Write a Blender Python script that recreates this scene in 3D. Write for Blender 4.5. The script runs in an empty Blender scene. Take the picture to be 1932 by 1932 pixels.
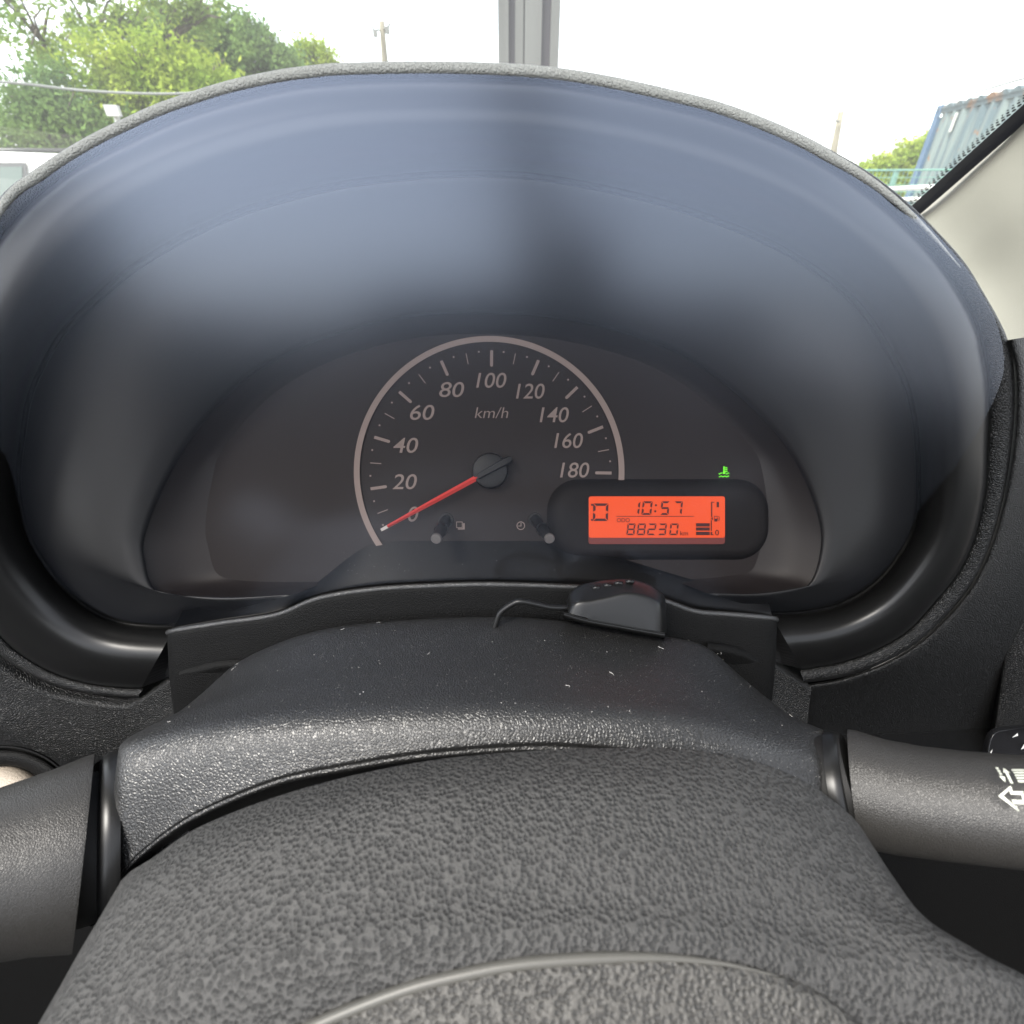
import bpy, bmesh, math, random
from mathutils import Vector, Matrix

random.seed(7)
SC = bpy.context.scene
COL = SC.collection

# ------------------------------------------------------------------ camera
PITCH = math.radians(33.0)
CAM = Vector((0.0, 0.0, 1.10))
FQ = 936.3                      # focal length in sketch units (frame = 1932 x 1932)
RIGHT = Vector((1, 0, 0))
UP = Vector((0, math.sin(PITCH), math.cos(PITCH)))
FWD = Vector((0, math.cos(PITCH), -math.sin(PITCH)))
cam_data = bpy.data.cameras.new('camera')
cam_data.sensor_width = 36.0
cam_data.lens = 36.0 * FQ / 1932.0
cam_data.clip_start = 0.01
cam_data.clip_end = 600.0
cam_data.dof.use_dof = True
cam_data.dof.focus_distance = 0.215
cam_data.dof.aperture_fstop = 17.0
cam = bpy.data.objects.new('camera', cam_data)
COL.objects.link(cam)
cam.location = CAM
cam.rotation_euler = (math.radians(90.0) - PITCH, 0, 0)
SC.camera = cam

# ------------------------------------------------------------------ light
SUN_EL, SUN_AZ = math.radians(58.0), math.radians(232.0)     # azimuth clockwise from +Y
world = bpy.data.worlds.new('World')
SC.world = world
world.use_nodes = True
wn = world.node_tree
wn.nodes.clear()
w_out = wn.nodes.new('ShaderNodeOutputWorld')
w_bg = wn.nodes.new('ShaderNodeBackground')
w_sky = wn.nodes.new('ShaderNodeTexSky')
w_sky.sky_type = 'NISHITA'
w_sky.sun_disc = False
w_sky.sun_elevation = SUN_EL
w_sky.sun_rotation = SUN_AZ
w_sky.dust_density = 2.0
w_sky.air_density = 1.0
w_sky.ozone_density = 0.5
w_bg.inputs['Strength'].default_value = 0.15
w_hs = wn.nodes.new('ShaderNodeHueSaturation')          # thin overcast: the sky is paler than clear blue
w_hs.inputs['Saturation'].default_value = 0.26
wn.links.new(w_sky.outputs[0], w_hs.inputs['Color'])
wn.links.new(w_hs.outputs[0], w_bg.inputs['Color'])
wn.links.new(w_bg.outputs[0], w_out.inputs['Surface'])

sun_data = bpy.data.lights.new('sun', 'SUN')
sun_data.energy = 1.5
sun_data.angle = math.radians(20.0)
sun_data.color = (1.0, 0.95, 0.86)
sun = bpy.data.objects.new('sun', sun_data)
COL.objects.link(sun)
sdir = Vector((math.sin(SUN_AZ) * math.cos(SUN_EL), math.cos(SUN_AZ) * math.cos(SUN_EL), math.sin(SUN_EL)))
sun.rotation_euler = (-sdir).to_track_quat('-Z', 'Y').to_euler()

SC.view_settings.view_transform = 'Standard'
SC.view_settings.look = 'None'
SC.view_settings.gamma = 1.0
SC.view_settings.use_curve_mapping = False
SC.view_settings.exposure = 2.2
SC.render.engine = 'CYCLES'
SC.cycles.transparent_max_bounces = 16
SC.cycles.max_bounces = 6

# ------------------------------------------------------------------ helpers
def P(qx, qy, w):
    """sketch point at optical depth w (metres) -> world"""
    u = (qx - 966.0) / FQ * w
    v = (966.0 - qy) / FQ * w
    return CAM + RIGHT * u + UP * v + FWD * w

def DIR(qx, qy):
    return RIGHT * ((qx - 966.0) / FQ) + UP * ((966.0 - qy) / FQ) + FWD

def AT(qx, qy, Y):
    """point of the ray that lies Y metres ahead of the lens"""
    d = DIR(qx, qy)
    return CAM + d * (Y / d.y)

RIM_T = math.tan(math.radians(9.0))
def rim(qx, qy, off=0.0):
    """optical depth of the almost upright plane of the hood rim, off = metres further away"""
    d = DIR(qx, qy)
    return (0.1788 / (d.y - d.z * RIM_T)) + off

def cr(p0, p1, p2, p3, t):
    return 0.5 * ((2 * p1) + (-p0 + p2) * t + (2 * p0 - 5 * p1 + 4 * p2 - p3) * t * t + (-p0 + 3 * p1 - 3 * p2 + p3) * t ** 3)

def spline(pts, n, per=10):
    """n points equally spaced along a Catmull-Rom spline through pts (Vectors)"""
    pts = [Vector(p) for p in pts]
    ext = [pts[0] * 2 - pts[1]] + pts + [pts[-1] * 2 - pts[-2]]
    dense = []
    for i in range(1, len(ext) - 2):
        for k in range(per):
            dense.append(cr(ext[i - 1], ext[i], ext[i + 1], ext[i + 2], k / per))
    dense.append(pts[-1])
    acc = [0.0]
    for a, b in zip(dense, dense[1:]):
        acc.append(acc[-1] + (b - a).length)
    out, j = [], 0
    for i in range(n):
        s = acc[-1] * i / (n - 1)
        while j < len(acc) - 2 and acc[j + 1] < s:
            j += 1
        seg = acc[j + 1] - acc[j]
        out.append(dense[j].lerp(dense[j + 1], 0 if seg == 0 else (s - acc[j]) / seg))
    return out

def link(o, parent=None):
    COL.objects.link(o)
    if parent is not None:
        o.parent = parent
        o.matrix_parent_inverse = Matrix.Identity(4)
        o.location = o.location - parent_loc(parent)
    return o

def parent_loc(p):
    v = Vector((0, 0, 0))
    while p is not None:
        v += p.location
        p = p.parent
    return v

def new_obj(name, verts, faces, m, parent=None, smooth=True):
    me = bpy.data.meshes.new(name)
    me.from_pydata([tuple(v) for v in verts], [], faces)
    me.validate()
    bm = bmesh.new(); bm.from_mesh(me)
    bmesh.ops.recalc_face_normals(bm, faces=bm.faces)
    bm.to_mesh(me); bm.free()
    if smooth:
        for p in me.polygons:
            p.use_smooth = True
    if m:
        me.materials.append(m)
    o = bpy.data.objects.new(name, me)
    return link(o, parent)

def empty(name, loc, label, cat, group=None):
    o = bpy.data.objects.new(name, None)
    o.empty_display_size = 0.05
    o.location = loc
    COL.objects.link(o)
    return tag(o, label, cat, group)

def tag(o, label=None, cat=None, group=None, kind=None):
    if label: o['label'] = label
    if cat: o['category'] = cat
    if group: o['group'] = group
    if kind: o['kind'] = kind
    return o

def loft_pts(curves, n, m=4):
    """curves: lists of world Vectors -> grid rows after smoothing along and across"""
    rows = [spline(c, n) for c in curves]
    ext = [[a * 2 - b for a, b in zip(rows[0], rows[1])]] + rows + [[a * 2 - b for a, b in zip(rows[-1], rows[-2])]]
    out = []
    for i in range(1, len(ext) - 2):
        for k in range(m):
            t = k / m
            out.append([cr(ext[i - 1][j], ext[i][j], ext[i + 1][j], ext[i + 2][j], t) for j in range(n)])
    out.append(rows[-1])
    return out

def grid_mesh(name, rows, m, parent=None, smooth=True):
    n = len(rows[0])
    verts = [v for r in rows for v in r]
    faces = [(i * n + j, i * n + j + 1, (i + 1) * n + j + 1, (i + 1) * n + j)
             for i in range(len(rows) - 1) for j in range(n - 1)]
    return new_obj(name, verts, faces, m, parent, smooth)

def loft(name, curves, m, parent=None, n=60, k=4):
    return grid_mesh(name, loft_pts(curves, n, k), m, parent)

def qc(pts, w=None):
    """[(qx,qy[,w])] -> world curve; w a number, a function (qx,qy) or None when given per point"""
    out = []
    for p in pts:
        ww = p[2] if len(p) > 2 else (w(p[0], p[1]) if callable(w) else w)
        out.append(P(p[0], p[1], ww))
    return out

def poly(name, pts, m, parent=None, back=None):
    """flat n-gon through world pts, optionally extruded by the vector back"""
    n = len(pts)
    verts, faces = list(pts), [tuple(range(n))]
    if back is not None:
        verts += [p + back for p in pts]
        faces.append(tuple(range(2 * n - 1, n - 1, -1)))
        faces += [(i, n + i, n + (i + 1) % n, (i + 1) % n) for i in range(n)]
    return new_obj(name, verts, faces, m, parent, smooth=False)

class MB:
    """collects pieces into one mesh"""
    def __init__(self):
        self.v, self.f = [], []
    def add(self, verts, faces):
        b = len(self.v)
        self.v += [Vector(x) for x in verts]
        self.f += [tuple(b + i for i in f) for f in faces]
        return self
    def box(self, c, s, rz=0.0):
        c = Vector(c); ca, sa = math.cos(rz), math.sin(rz)
        vs = []
        for z in (-1, 1):
            for y in (-1, 1):
                for x in (-1, 1):
                    lx, ly = x * s[0] / 2, y * s[1] / 2
                    vs.append(c + Vector((lx * ca - ly * sa, lx * sa + ly * ca, z * s[2] / 2)))
        return self.add(vs, [(0, 2, 3, 1), (4, 5, 7, 6), (0, 1, 5, 4), (2, 6, 7, 3), (0, 4, 6, 2), (1, 3, 7, 5)])
    def prism(self, pts, back):
        n = len(pts)
        return self.add(list(pts) + [p + back for p in pts],
                        [tuple(range(n)), tuple(range(2 * n - 1, n - 1, -1))] +
                        [(i, n + i, n + (i + 1) % n, (i + 1) % n) for i in range(n)])
    def tube(self, path, rad, seg=12, caps=True):
        path = [Vector(p) for p in path]
        rads = rad if isinstance(rad, (list, tuple)) else [rad] * len(path)
        rings, prev = [], None
        for i, p in enumerate(path):
            t = (path[min(i + 1, len(path) - 1)] - path[max(i - 1, 0)]).normalized()
            a = prev if prev is not None else (Vector((0, 0, 1)) if abs(t.z) < 0.9 else Vector((1, 0, 0)))
            x = (a - t * a.dot(t)).normalized(); prev = x
            y = t.cross(x)
            rings.append([p + (x * math.cos(2 * math.pi * k / seg) + y * math.sin(2 * math.pi * k / seg)) * rads[i] for k in range(seg)])
        vs = [v for r in rings for v in r]
        fs = [(i * seg + k, i * seg + (k + 1) % seg, (i + 1) * seg + (k + 1) % seg, (i + 1) * seg + k)
              for i in range(len(path) - 1) for k in range(seg)]
        if caps:
            fs += [tuple(range(seg - 1, -1, -1)), tuple((len(path) - 1) * seg + k for k in range(seg))]
        return self.add(vs, fs)
    def build(self, name, m, parent=None, smooth=False):
        return new_obj(name, self.v, self.f, m, parent, smooth)

def edge_smooth(o, ang=35):
    me = o.data
    for p in me.polygons:
        p.use_smooth = True
    bm = bmesh.new(); bm.from_mesh(me)
    for e in bm.edges:
        if len(e.link_faces) == 2 and e.calc_face_angle(0) > math.radians(ang):
            e.smooth = False
    bm.to_mesh(me); bm.free()
    return o

# ------------------------------------------------------------------ materials
def mat(name, base=(0.5, 0.5, 0.5), rough=0.5, spec=0.5, metal=0.0, emit=None, estr=0.0):
    m = bpy.data.materials.new(name)
    m.use_nodes = True
    b = m.node_tree.nodes['Principled BSDF']
    b.inputs['Base Color'].default_value = (*base, 1)
    b.inputs['Roughness'].default_value = rough
    b.inputs['Specular IOR Level'].default_value = spec
    b.inputs['Metallic'].default_value = metal
    if emit:
        b.inputs['Emission Color'].default_value = (*emit, 1)
        b.inputs['Emission Strength'].default_value = estr
    return m

def nd(m, t, **kw):
    n = m.node_tree.nodes.new(t)
    for k, v in kw.items():
        if k in n.inputs: n.inputs[k].default_value = v
        else: setattr(n, k, v)
    return n

def lk(m, a, b):
    m.node_tree.links.new(a, b)

def coords(m, scale, kind='Object'):
    tc = nd(m, 'ShaderNodeTexCoord')
    mp = nd(m, 'ShaderNodeMapping')
    mp.inputs['Scale'].default_value = scale if isinstance(scale, tuple) else (scale,) * 3
    lk(m, tc.outputs[kind], mp.inputs['Vector'])
    return mp.outputs[0]

def grain(m, scale, strength, dist=0.0006, stretch=(1, 1, 1), pits=False, tint=None, dust=0.0, noise=0.5):
    """moulded leather grain: bump from cells + noise; optional paler ridges; optional dust specks"""
    b = m.node_tree.nodes['Principled BSDF']
    v = coords(m, tuple(scale * s for s in stretch))
    wob = nd(m, 'ShaderNodeTexNoise', Scale=0.6, Detail=2.0)
    lk(m, v, wob.inputs['Vector'])
    mixv = nd(m, 'ShaderNodeMix', data_type='VECTOR')
    mixv.inputs[0].default_value = 0.25
    lk(m, v, mixv.inputs[4]); lk(m, wob.outputs['Color'], mixv.inputs[5])
    vo = nd(m, 'ShaderNodeTexVoronoi', feature='F1' if pits else 'DISTANCE_TO_EDGE')
    vo.inputs['Scale'].default_value = 1.0
    lk(m, mixv.outputs[1], vo.inputs['Vector'])
    no = nd(m, 'ShaderNodeTexNoise', Scale=1.7, Detail=3.0)
    lk(m, v, no.inputs['Vector'])
    rr = nd(m, 'ShaderNodeMapRange')
    if pits:
        rr.inputs[1].default_value = 0.08; rr.inputs[2].default_value = 0.80
    else:
        rr.inputs[1].default_value = 0.0; rr.inputs[2].default_value = 0.28
    rr.interpolation_type = 'SMOOTHSTEP'
    lk(m, vo.outputs['Distance'], rr.inputs[0])
    ad = nd(m, 'ShaderNodeMath', operation='MULTIPLY_ADD')
    ad.inputs[1].default_value = noise
    lk(m, no.outputs['Fac'], ad.inputs[0]); lk(m, rr.outputs[0], ad.inputs[2])
    bp = nd(m, 'ShaderNodeBump')
    bp.inputs['Strength'].default_value = strength
    bp.inputs['Distance'].default_value = dist
    lk(m, ad.outputs[0], bp.inputs['Height'])
    lk(m, bp.outputs[0], b.inputs['Normal'])
    base = b.inputs['Base Color'].default_value[:]
    src = None
    if tint:
        mx = nd(m, 'ShaderNodeMix', data_type='RGBA')
        mx.inputs[6].default_value = base
        mx.inputs[7].default_value = (*tint, 1)
        lk(m, rr.outputs[0], mx.inputs[0])
        src = mx.outputs[2]
    if dust:
        v2 = coords(m, 430.0)
        vd = nd(m, 'ShaderNodeTexVoronoi', feature='F1', Randomness=1.0)
        lk(m, v2, vd.inputs['Vector'])
        lt = nd(m, 'ShaderNodeMath', operation='LESS_THAN')
        lt.inputs[1].default_value = 0.20
        lk(m, vd.outputs['Distance'], lt.inputs[0])
        sep = nd(m, 'ShaderNodeSeparateColor')
        lk(m, vd.outputs['Color'], sep.inputs[0])
        gt = nd(m, 'ShaderNodeMath', operation='GREATER_THAN')
        gt.inputs[1].default_value = 1.0 - dust
        lk(m, sep.outputs[0], gt.inputs[0])
        mu = nd(m, 'ShaderNodeMath', operation='MULTIPLY')
        lk(m, lt.outputs[0], mu.inputs[0]); lk(m, gt.outputs[0], mu.inputs[1])
        mx = nd(m, 'ShaderNodeMix', data_type='RGBA')
        if src is not None: lk(m, src, mx.inputs[6])
        else: mx.inputs[6].default_value = base
        mx.inputs[7].default_value = (0.32, 0.31, 0.29, 1)
        lk(m, mu.outputs[0], mx.inputs[0])
        src = mx.outputs[2]
    if src is not None:
        lk(m, src, b.inputs['Base Color'])
    return m

def vary(m, c1, c2, scale, detail=4.0, kind='Object', lo=0.35, hi=0.65):
    """blend two base colours by noise"""
    b = m.node_tree.nodes['Principled BSDF']
    v = coords(m, scale, kind)
    no = nd(m, 'ShaderNodeTexNoise', Scale=1.0, Detail=detail)
    lk(m, v, no.inputs['Vector'])
    rr = nd(m, 'ShaderNodeMapRange')
    rr.inputs[1].default_value = lo; rr.inputs[2].default_value = hi
    lk(m, no.outputs['Fac'], rr.inputs[0])
    mx = nd(m, 'ShaderNodeMix', data_type='RGBA')
    mx.inputs[6].default_value = (*c1, 1); mx.inputs[7].default_value = (*c2, 1)
    lk(m, rr.outputs[0], mx.inputs[0])
    lk(m, mx.outputs[2], b.inputs['Base Color'])
    return m

def thin_glass(name, tint, rough, refl, f0, dust=0.0):
    """thin clear sheet: see-through plus a gloss that grows towards grazing (Schlick), the same from both sides"""
    m = bpy.data.materials.new(name); m.use_nodes = True
    nt = m.node_tree; nt.nodes.clear()
    out = nd(m, 'ShaderNodeOutputMaterial')
    tr = nd(m, 'ShaderNodeBsdfTransparent'); tr.inputs[0].default_value = (*tint, 1)
    gl = nd(m, 'ShaderNodeBsdfGlossy'); gl.inputs['Color'].default_value = (*refl, 1); gl.inputs['Roughness'].default_value = rough
    ge = nd(m, 'ShaderNodeNewGeometry')
    dp = nd(m, 'ShaderNodeVectorMath', operation='DOT_PRODUCT')
    lk(m, ge.outputs['Normal'], dp.inputs[0]); lk(m, ge.outputs['Incoming'], dp.inputs[1])
    ab = nd(m, 'ShaderNodeMath', operation='ABSOLUTE'); lk(m, dp.outputs['Value'], ab.inputs[0])
    om = nd(m, 'ShaderNodeMath', operation='SUBTRACT', use_clamp=True); om.inputs[0].default_value = 1.0; lk(m, ab.outputs[0], om.inputs[1])
    pw = nd(m, 'ShaderNodeMath', operation='POWER'); pw.inputs[1].default_value = 5.0; lk(m, om.outputs[0], pw.inputs[0])
    ma = nd(m, 'ShaderNodeMath', operation='MULTIPLY_ADD'); ma.inputs[1].default_value = 1.0 - f0; ma.inputs[2].default_value = f0
    lk(m, pw.outputs[0], ma.inputs[0])
    mx = nd(m, 'ShaderNodeMixShader')
    lk(m, ma.outputs[0], mx.inputs[0]); lk(m, tr.outputs[0], mx.inputs[1]); lk(m, gl.outputs[0], mx.inputs[2])
    res = mx.outputs[0]
    if dust:                                  # film of dust on the glass that scatters daylight
        tl = nd(m, 'ShaderNodeBsdfTranslucent'); tl.inputs[0].default_value = (.85, .86, .82, 1)
        no = nd(m, 'ShaderNodeTexNoise', Scale=1.0, Detail=4.0)
        lk(m, coords(m, 9.0), no.inputs['Vector'])
        mr = nd(m, 'ShaderNodeMapRange'); mr.inputs[1].default_value = .3; mr.inputs[2].default_value = .7
        mr.inputs[3].default_value = dust * .75; mr.inputs[4].default_value = dust * 1.25
        lk(m, no.outputs['Fac'], mr.inputs[0])
        m2 = nd(m, 'ShaderNodeMixShader')
        lk(m, mr.outputs[0], m2.inputs[0]); lk(m, res, m2.inputs[1]); lk(m, tl.outputs[0], m2.inputs[2])
        res = m2.outputs[0]
    lk(m, res, out.inputs['Surface'])
    return m

M = {}
M['satin'] = mat('satin_black_plastic', (0.0065, 0.0065, 0.0065), 0.33, 0.33)
M['floor'] = mat('dial_floor_plastic', (0.003, 0.003, 0.0033), 0.45, 0.18)
M['lip'] = grain(mat('satin_lip_edge', (0.022, 0.022, 0.022), 0.36, 0.6), 1800, 0.5, 0.0002)
M['bowl'] = mat('bowl_wall_plastic', (0.0125, 0.0095, 0.0092), 0.5, 0.3)
M['satin_in'] = mat('hood_lining_plastic', (0.010, 0.010, 0.0105), 0.45, 0.35)
M['gloss'] = mat('gloss_black_plastic', (0.010, 0.010, 0.011), 0.17, 0.4)
M['vinyl'] = grain(mat('black_grained_vinyl', (0.006, 0.006, 0.0059), 0.40, 0.4), 1600, 0.8, 0.0003)
M['dash'] = grain(mat('black_dash_plastic', (0.003, 0.003, 0.003), 0.6, 0.12), 1400, 0.3, 0.0004)
M['shroud'] = grain(mat('black_shroud_plastic', (0.016, 0.016, 0.016), 0.32, 0.5), 1500, 0.36, 0.0003, dust=0.10)
M['hub'] = grain(mat('dark_grey_hub_skin', (0.0105, 0.0105, 0.0103), 0.6, 0.35), 1350, 0.8, 0.0004, pits=True, tint=(0.032, 0.0315, 0.0305))
M['pad'] = grain(mat('worn_grey_horn_pad_skin', (0.014, 0.0135, 0.0125), 0.5, 0.4), 1350, 0.8, 0.0004, pits=True, tint=(0.043, 0.041, 0.037))
M['seam_lit'] = mat('highlit_seam_edge', (0.060, 0.058, 0.052), 0.45, 0.4)  # pale colour stands for the light caught by the seam bevel
M['edge'] = grain(mat('skylit_hood_edge_vinyl', (0.22, 0.22, 0.20), 0.6, 0.4), 1800, 0.5, 0.0003)  # dark vinyl coloured pale where sky light catches the hood rim
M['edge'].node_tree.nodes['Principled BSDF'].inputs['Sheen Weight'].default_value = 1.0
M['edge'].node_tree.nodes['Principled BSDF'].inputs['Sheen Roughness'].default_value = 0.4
M['stalk'] = grain(mat('charcoal_stalk_plastic', (0.022, 0.0208, 0.0192), 0.40, 0.45), 2600, 0.25, 0.0003)
M['rubber'] = mat('black_gap_rubber', (0.008, 0.008, 0.008), 0.6, 0.3)
M['beige'] = grain(mat('pale_beige_trim', (0.25, 0.242, 0.205), 0.5, 0.4), 900, 0.15, 0.0003)
M['beige_dark'] = grain(mat('tan_beige_trim', (0.34, 0.29, 0.235), 0.6, 0.3), 1100, 0.25, 0.0003)
M['dial'] = mat('matt_black_dial_print', (0.0125, 0.009, 0.0085), 0.6, 0.2)
M['pod'] = mat('matt_black_display_pod', (0.008, 0.0066, 0.0066), 0.65, 0.15)
M['print'] = mat('warm_white_dial_print', (0.20, 0.155, 0.138), 0.6, 0.25)
M['needle'] = mat('red_needle_plastic', (0.50, 0.05, 0.045), 0.4, 0.4, emit=(1.0, 0.10, 0.08), estr=0.015)
M['needle_tip'] = mat('white_needle_tip', (0.40, 0.36, 0.33), 0.4)
M['black'] = mat('black_moulding', (0.007, 0.007, 0.0075), 0.5, 0.3)
M['clear'] = thin_glass('clear_cluster_lens', (0.90, 0.885, 0.87), 0.225, (0.66, 0.755, 0.95), 0.112)
M['windscreen'] = thin_glass('windscreen_glass', (0.93, 0.96, 0.94), 0.0, (1, 1, 1), 0.05, dust=0.055)
M['frit'] = mat('black_ceramic_frit', (0.026, 0.028, 0.040), 0.3, 0.5)
M['lcd'] = mat('orange_backlit_screen', (0.12, 0.015, 0.004), 0.4, 0.3, emit=(1.0, 0.084, 0.0), estr=0.20)
M['lcd_dark'] = mat('dark_screen_segment', (0.05, 0.012, 0.012), 0.5, 0.2)
M['lcd_reflection'] = mat('dim_orange_screen_reflection', (0.12, 0.02, 0.015), 0.4, 0.3)
M['green_lamp'] = mat('green_warning_lamp', (0.1, 0.4, 0.02), 0.5, 0.3, emit=(0.16, 1.0, 0.02), estr=0.25)
M['chrome'] = mat('clear_grey_knob', (0.10, 0.092, 0.09), 0.3, 0.5)
M['white_mark'] = mat('white_printed_mark', (0.50, 0.515, 0.44), 0.5)
M['grey_mark'] = mat('grey_printed_mark', (0.42, 0.42, 0.40), 0.5)

# ================================================================== INSTRUMENT CLUSTER
WD = 0.220                     # depth of the dial face
cluster = empty('instrument_cluster', P(925, 1100, 0.22),
                'black instrument cluster with round speedometer and orange screen under an arched hood', 'instrument cluster')

G = [(328,1187),(267,1185),(217,1177),(167,1155),(117,1115),(77,1065),(50,1018),(35,969),(29,902),(37,822),(53,739),(102,640),
     (160,575),(260,490),(420,405),(600,350),(760,327),(925,321),(1063,334),(1250,375),(1430,440),(1560,515),(1640,590),(1706,701),
     (1728,772),(1736,842),(1738,922),(1735,968),(1724,1008),(1697,1055),(1664,1095),(1620,1128),(1570,1150),(1513,1160),(1456,1162)]
T = [(267,1297),(234,1297),(167,1289),(100,1269),(40,1235),(0,1199),(-45,1140),(-80,1060),(-98,960),(-102,850),(-95,740),(-78,630),
     (-45,530),(20,425),(117,335),(221,275),(354,215),(521,168),(646,152),(793,147),(925,149),(1052,158),(1250,196),(1400,238),(1540,300),
     (1650,374),(1740,458),(1800,535),(1842,615),(1860,690),(1866,761),(1863,832),(1860,912),(1851,968),(1834,1028),(1807,1082),
     (1764,1135),(1714,1189),(1654,1225),(1587,1249),(1513,1262)]
V = [(267,1316),(234,1315),(160,1306),(92,1288),(36,1259),(-10,1224),(-62,1160),(-102,1075),(-125,965),(-135,850),(-135,740),(-120,630),
     (-85,520),(0,377),(67,323),(117,289),(174,256),(221,233),(291,201),(354,179),(428,156),(521,136),(588,127),(646,122),(793,119),(933,122),(1052,131),
     (1147,146),(1214,160),(1291,178),(1353,194),(1437,224),(1520,261),(1574,291),(1620,317),(1670,351),(1721,394),(1771,444),(1821,501),(1854,555),
     (1881,602),(1901,646),(1912,700),(1912,790),(1902,880),(1885,965),(1862,1040),(1830,1105),(1784,1162),(1728,1214),(1664,1252),(1590,1278),(1510,1290)]
A = [(560,1120),(430,1128),(330,1123),(290,1110),(274,1060),(274,1010),(314,910),(378,806),(474,710),(595,645),(755,601),(916,591),(1076,605),
     (1237,649),(1357,717),(1461,814),(1517,902),(1547,990),(1546,1050),(1528,1100),(1500,1110),(1420,1120),(1330,1118)]

cG = qc(G, lambda x, y: rim(x, y, 0.016))
cT = qc(T, lambda x, y: rim(x, y, 0.002))
NH = 170
sG, sT = spline(cG, NH), spline(cT, NH)
def out_of(a, b, f, push):
    """between a and b, pushed towards the viewer"""
    p = a.lerp(b, f)
    return p - (p - CAM).normalized() * push
# smooth rolled ring of the hood
rows = []
for f, push in ((0, 0), (0.06, 0.004), (0.16, 0.0085), (0.3, 0.012), (0.45, 0.0135), (0.6, 0.0125), (0.75, 0.0095), (0.88, 0.0055), (0.96, 0.002), (1.0, -0.002)):
    rows.append([out_of(a, b, f, push) for a, b in zip(sG, sT)])
rows = loft_pts(rows, NH, 2)
hood = grid_mesh('hood_ring', rows, M['satin'], cluster)
# flat end caps of the ring
for idx in (0, -1):
    prof = [r[idx] for r in rows]
    (xa, ya), (xb, yb) = ((331, 1187), (350, 1266)) if idx == 0 else ((1455, 1163), (1440, 1246))
    line = [P(xa, ya, rim(xa, ya, .014)).lerp(P(xb, yb, rim(xb, yb, .006)), k / (len(prof) - 1)) for k in range(len(prof))]
    grid_mesh('hood_end_cap', [prof, [a.lerp(b, .5) + FWD * .001 for a, b in zip(prof, line)], line], M['satin_in'], cluster, False)
# dark groove line between ring and inner lining
gl = [[a + (a - CAM).normalized() * 0.000 for a in sG],
      [a.lerp(b, -0.03) + (a - CAM).normalized() * 0.010 for a, b in zip(sG, sT)],
      [a.lerp(b, -0.07) + (a - CAM).normalized() * 0.010 for a, b in zip(sG, sT)],
      [a.lerp(b, -0.10) + (a - CAM).normalized() * 0.001 for a, b in zip(sG, sT)]]
grid_mesh('hood_groove', gl, M['rubber'], cluster)
# inner lining from the groove back to the dial window
A_open = A
cA = spline(qc(A_open, 0.2065), NH)
lin0 = gl[-1]
lin = []
for f, push in ((0, 0), (0.03, 0.0006), (0.1, 0.0006), (0.3, 0.003), (0.55, 0.004), (0.8, 0.003), (0.95, 0.0012), (1.0, -0.0008)):
    lin.append([out_of(a, b, f, push) for a, b in zip(lin0, cA)])
lin.append([p + (p - CAM).normalized() * 0.004 for p in cA])
grid_mesh('hood_lining', lin, M['satin_in'], cluster)
# bowl wall around the dial
ctr = P(925, 960, WD)
bowl = [[p + (p - CAM).normalized() * 0.003 for p in cA]]
qA = spline([(x, y, 0) for x, y in A], NH)
def bf(q):
    return .26 + .74 * max(0, min(1, (q.y - 850) / 200.)) * max(0, min(1, (abs(q.x - 925) - 250) / 250.))
for f, d in ((0.05, 0.0085), (0.12, 0.0115), (0.22, 0.0135), (0.36, 0.0150)):
    bowl.append([(p.lerp(ctr, f * bf(q))) + FWD * d for p, q in zip(cA, qA)])
grid_mesh('dial_bowl', loft_pts(bowl, NH, 3), M['bowl'], cluster)

# dial face plate (in the image plane at depth WD)
def D(qx, qy, lift=0.0):
    """point of the dial plane, lift = metres towards the viewer (kept on the plane normal)"""
    return P(qx, qy, WD) - FWD * lift
face_pts = [(282,1130),(282,1000),(330,880),(400,790),(500,705),(620,650),(760,612),(916,603),(1076,615),(1230,660),(1340,725),(1440,815),
            (1500,900),(1530,990),(1530,1120)]
face = poly('dial_face', [D(x, y) for x, y in face_pts], M['dial'], cluster, FWD * 0.002)

def ring_mb(mb, cx, cy, r0, r1, a0, a1, lift, n=90):
    vs, fs = [], []
    for i in range(n + 1):
        a = math.radians(a0 + (a1 - a0) * i / n)
        for r in (r0, r1):
            vs.append(D(cx + r * math.cos(a), cy - r * math.sin(a), lift))
    fs = [(2 * i, 2 * i + 1, 2 * i + 3, 2 * i + 2) for i in range(n)]
    return mb.add(vs, fs)
CX, CY = 923.0, 889.5
ANG = [212.6, 188.3, 163.6, 138.9, 114.0, 89.4, 66.6, 44.1, 21.6, -0.8]
ring_mb(MB(), CX, CY, 243.5, 254.5, -5.5, 215.5, 0.0008, 140).build('scale_ring', M['print'], face)
ticks = MB()
def tick(mb, ang, r0, r1, th, lift=0.0005, rnd=False):
    a = math.radians(ang); c, s = math.cos(a), math.sin(a)
    pts = [(r1, -th / 2), (r1, th / 2)]
    if rnd:
        pts += [(r0 + th / 2 - th / 2 * math.sin(t), th / 2 * math.cos(t)) for t in [math.pi * k / 6 for k in range(7)]]
    else:
        pts += [(r0, th / 2), (r0, -th / 2)]
    vs = [D(925.4 + r * c - o * s, CY - (r * s + o * c), lift) for r, o in pts]
    mb.add(vs, [tuple(range(len(vs)))])
for i in range(0, 37):
    v = i * 5
    k0 = min(8, v // 20); ang = ANG[k0] + (ANG[k0 + 1] - ANG[k0]) * (v - 20 * k0) / 20.
    if v % 20 == 0:
        if v: tick(ticks, ang, 197, 228, 5.6, rnd=True)
    elif v % 10 == 0: tick(ticks, ang, 206, 227, 1.7)
    else: tick(ticks, ang, 224.5, 227.7, 3.2)
ticks.build('scale_marks', M['print'], face)

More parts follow.
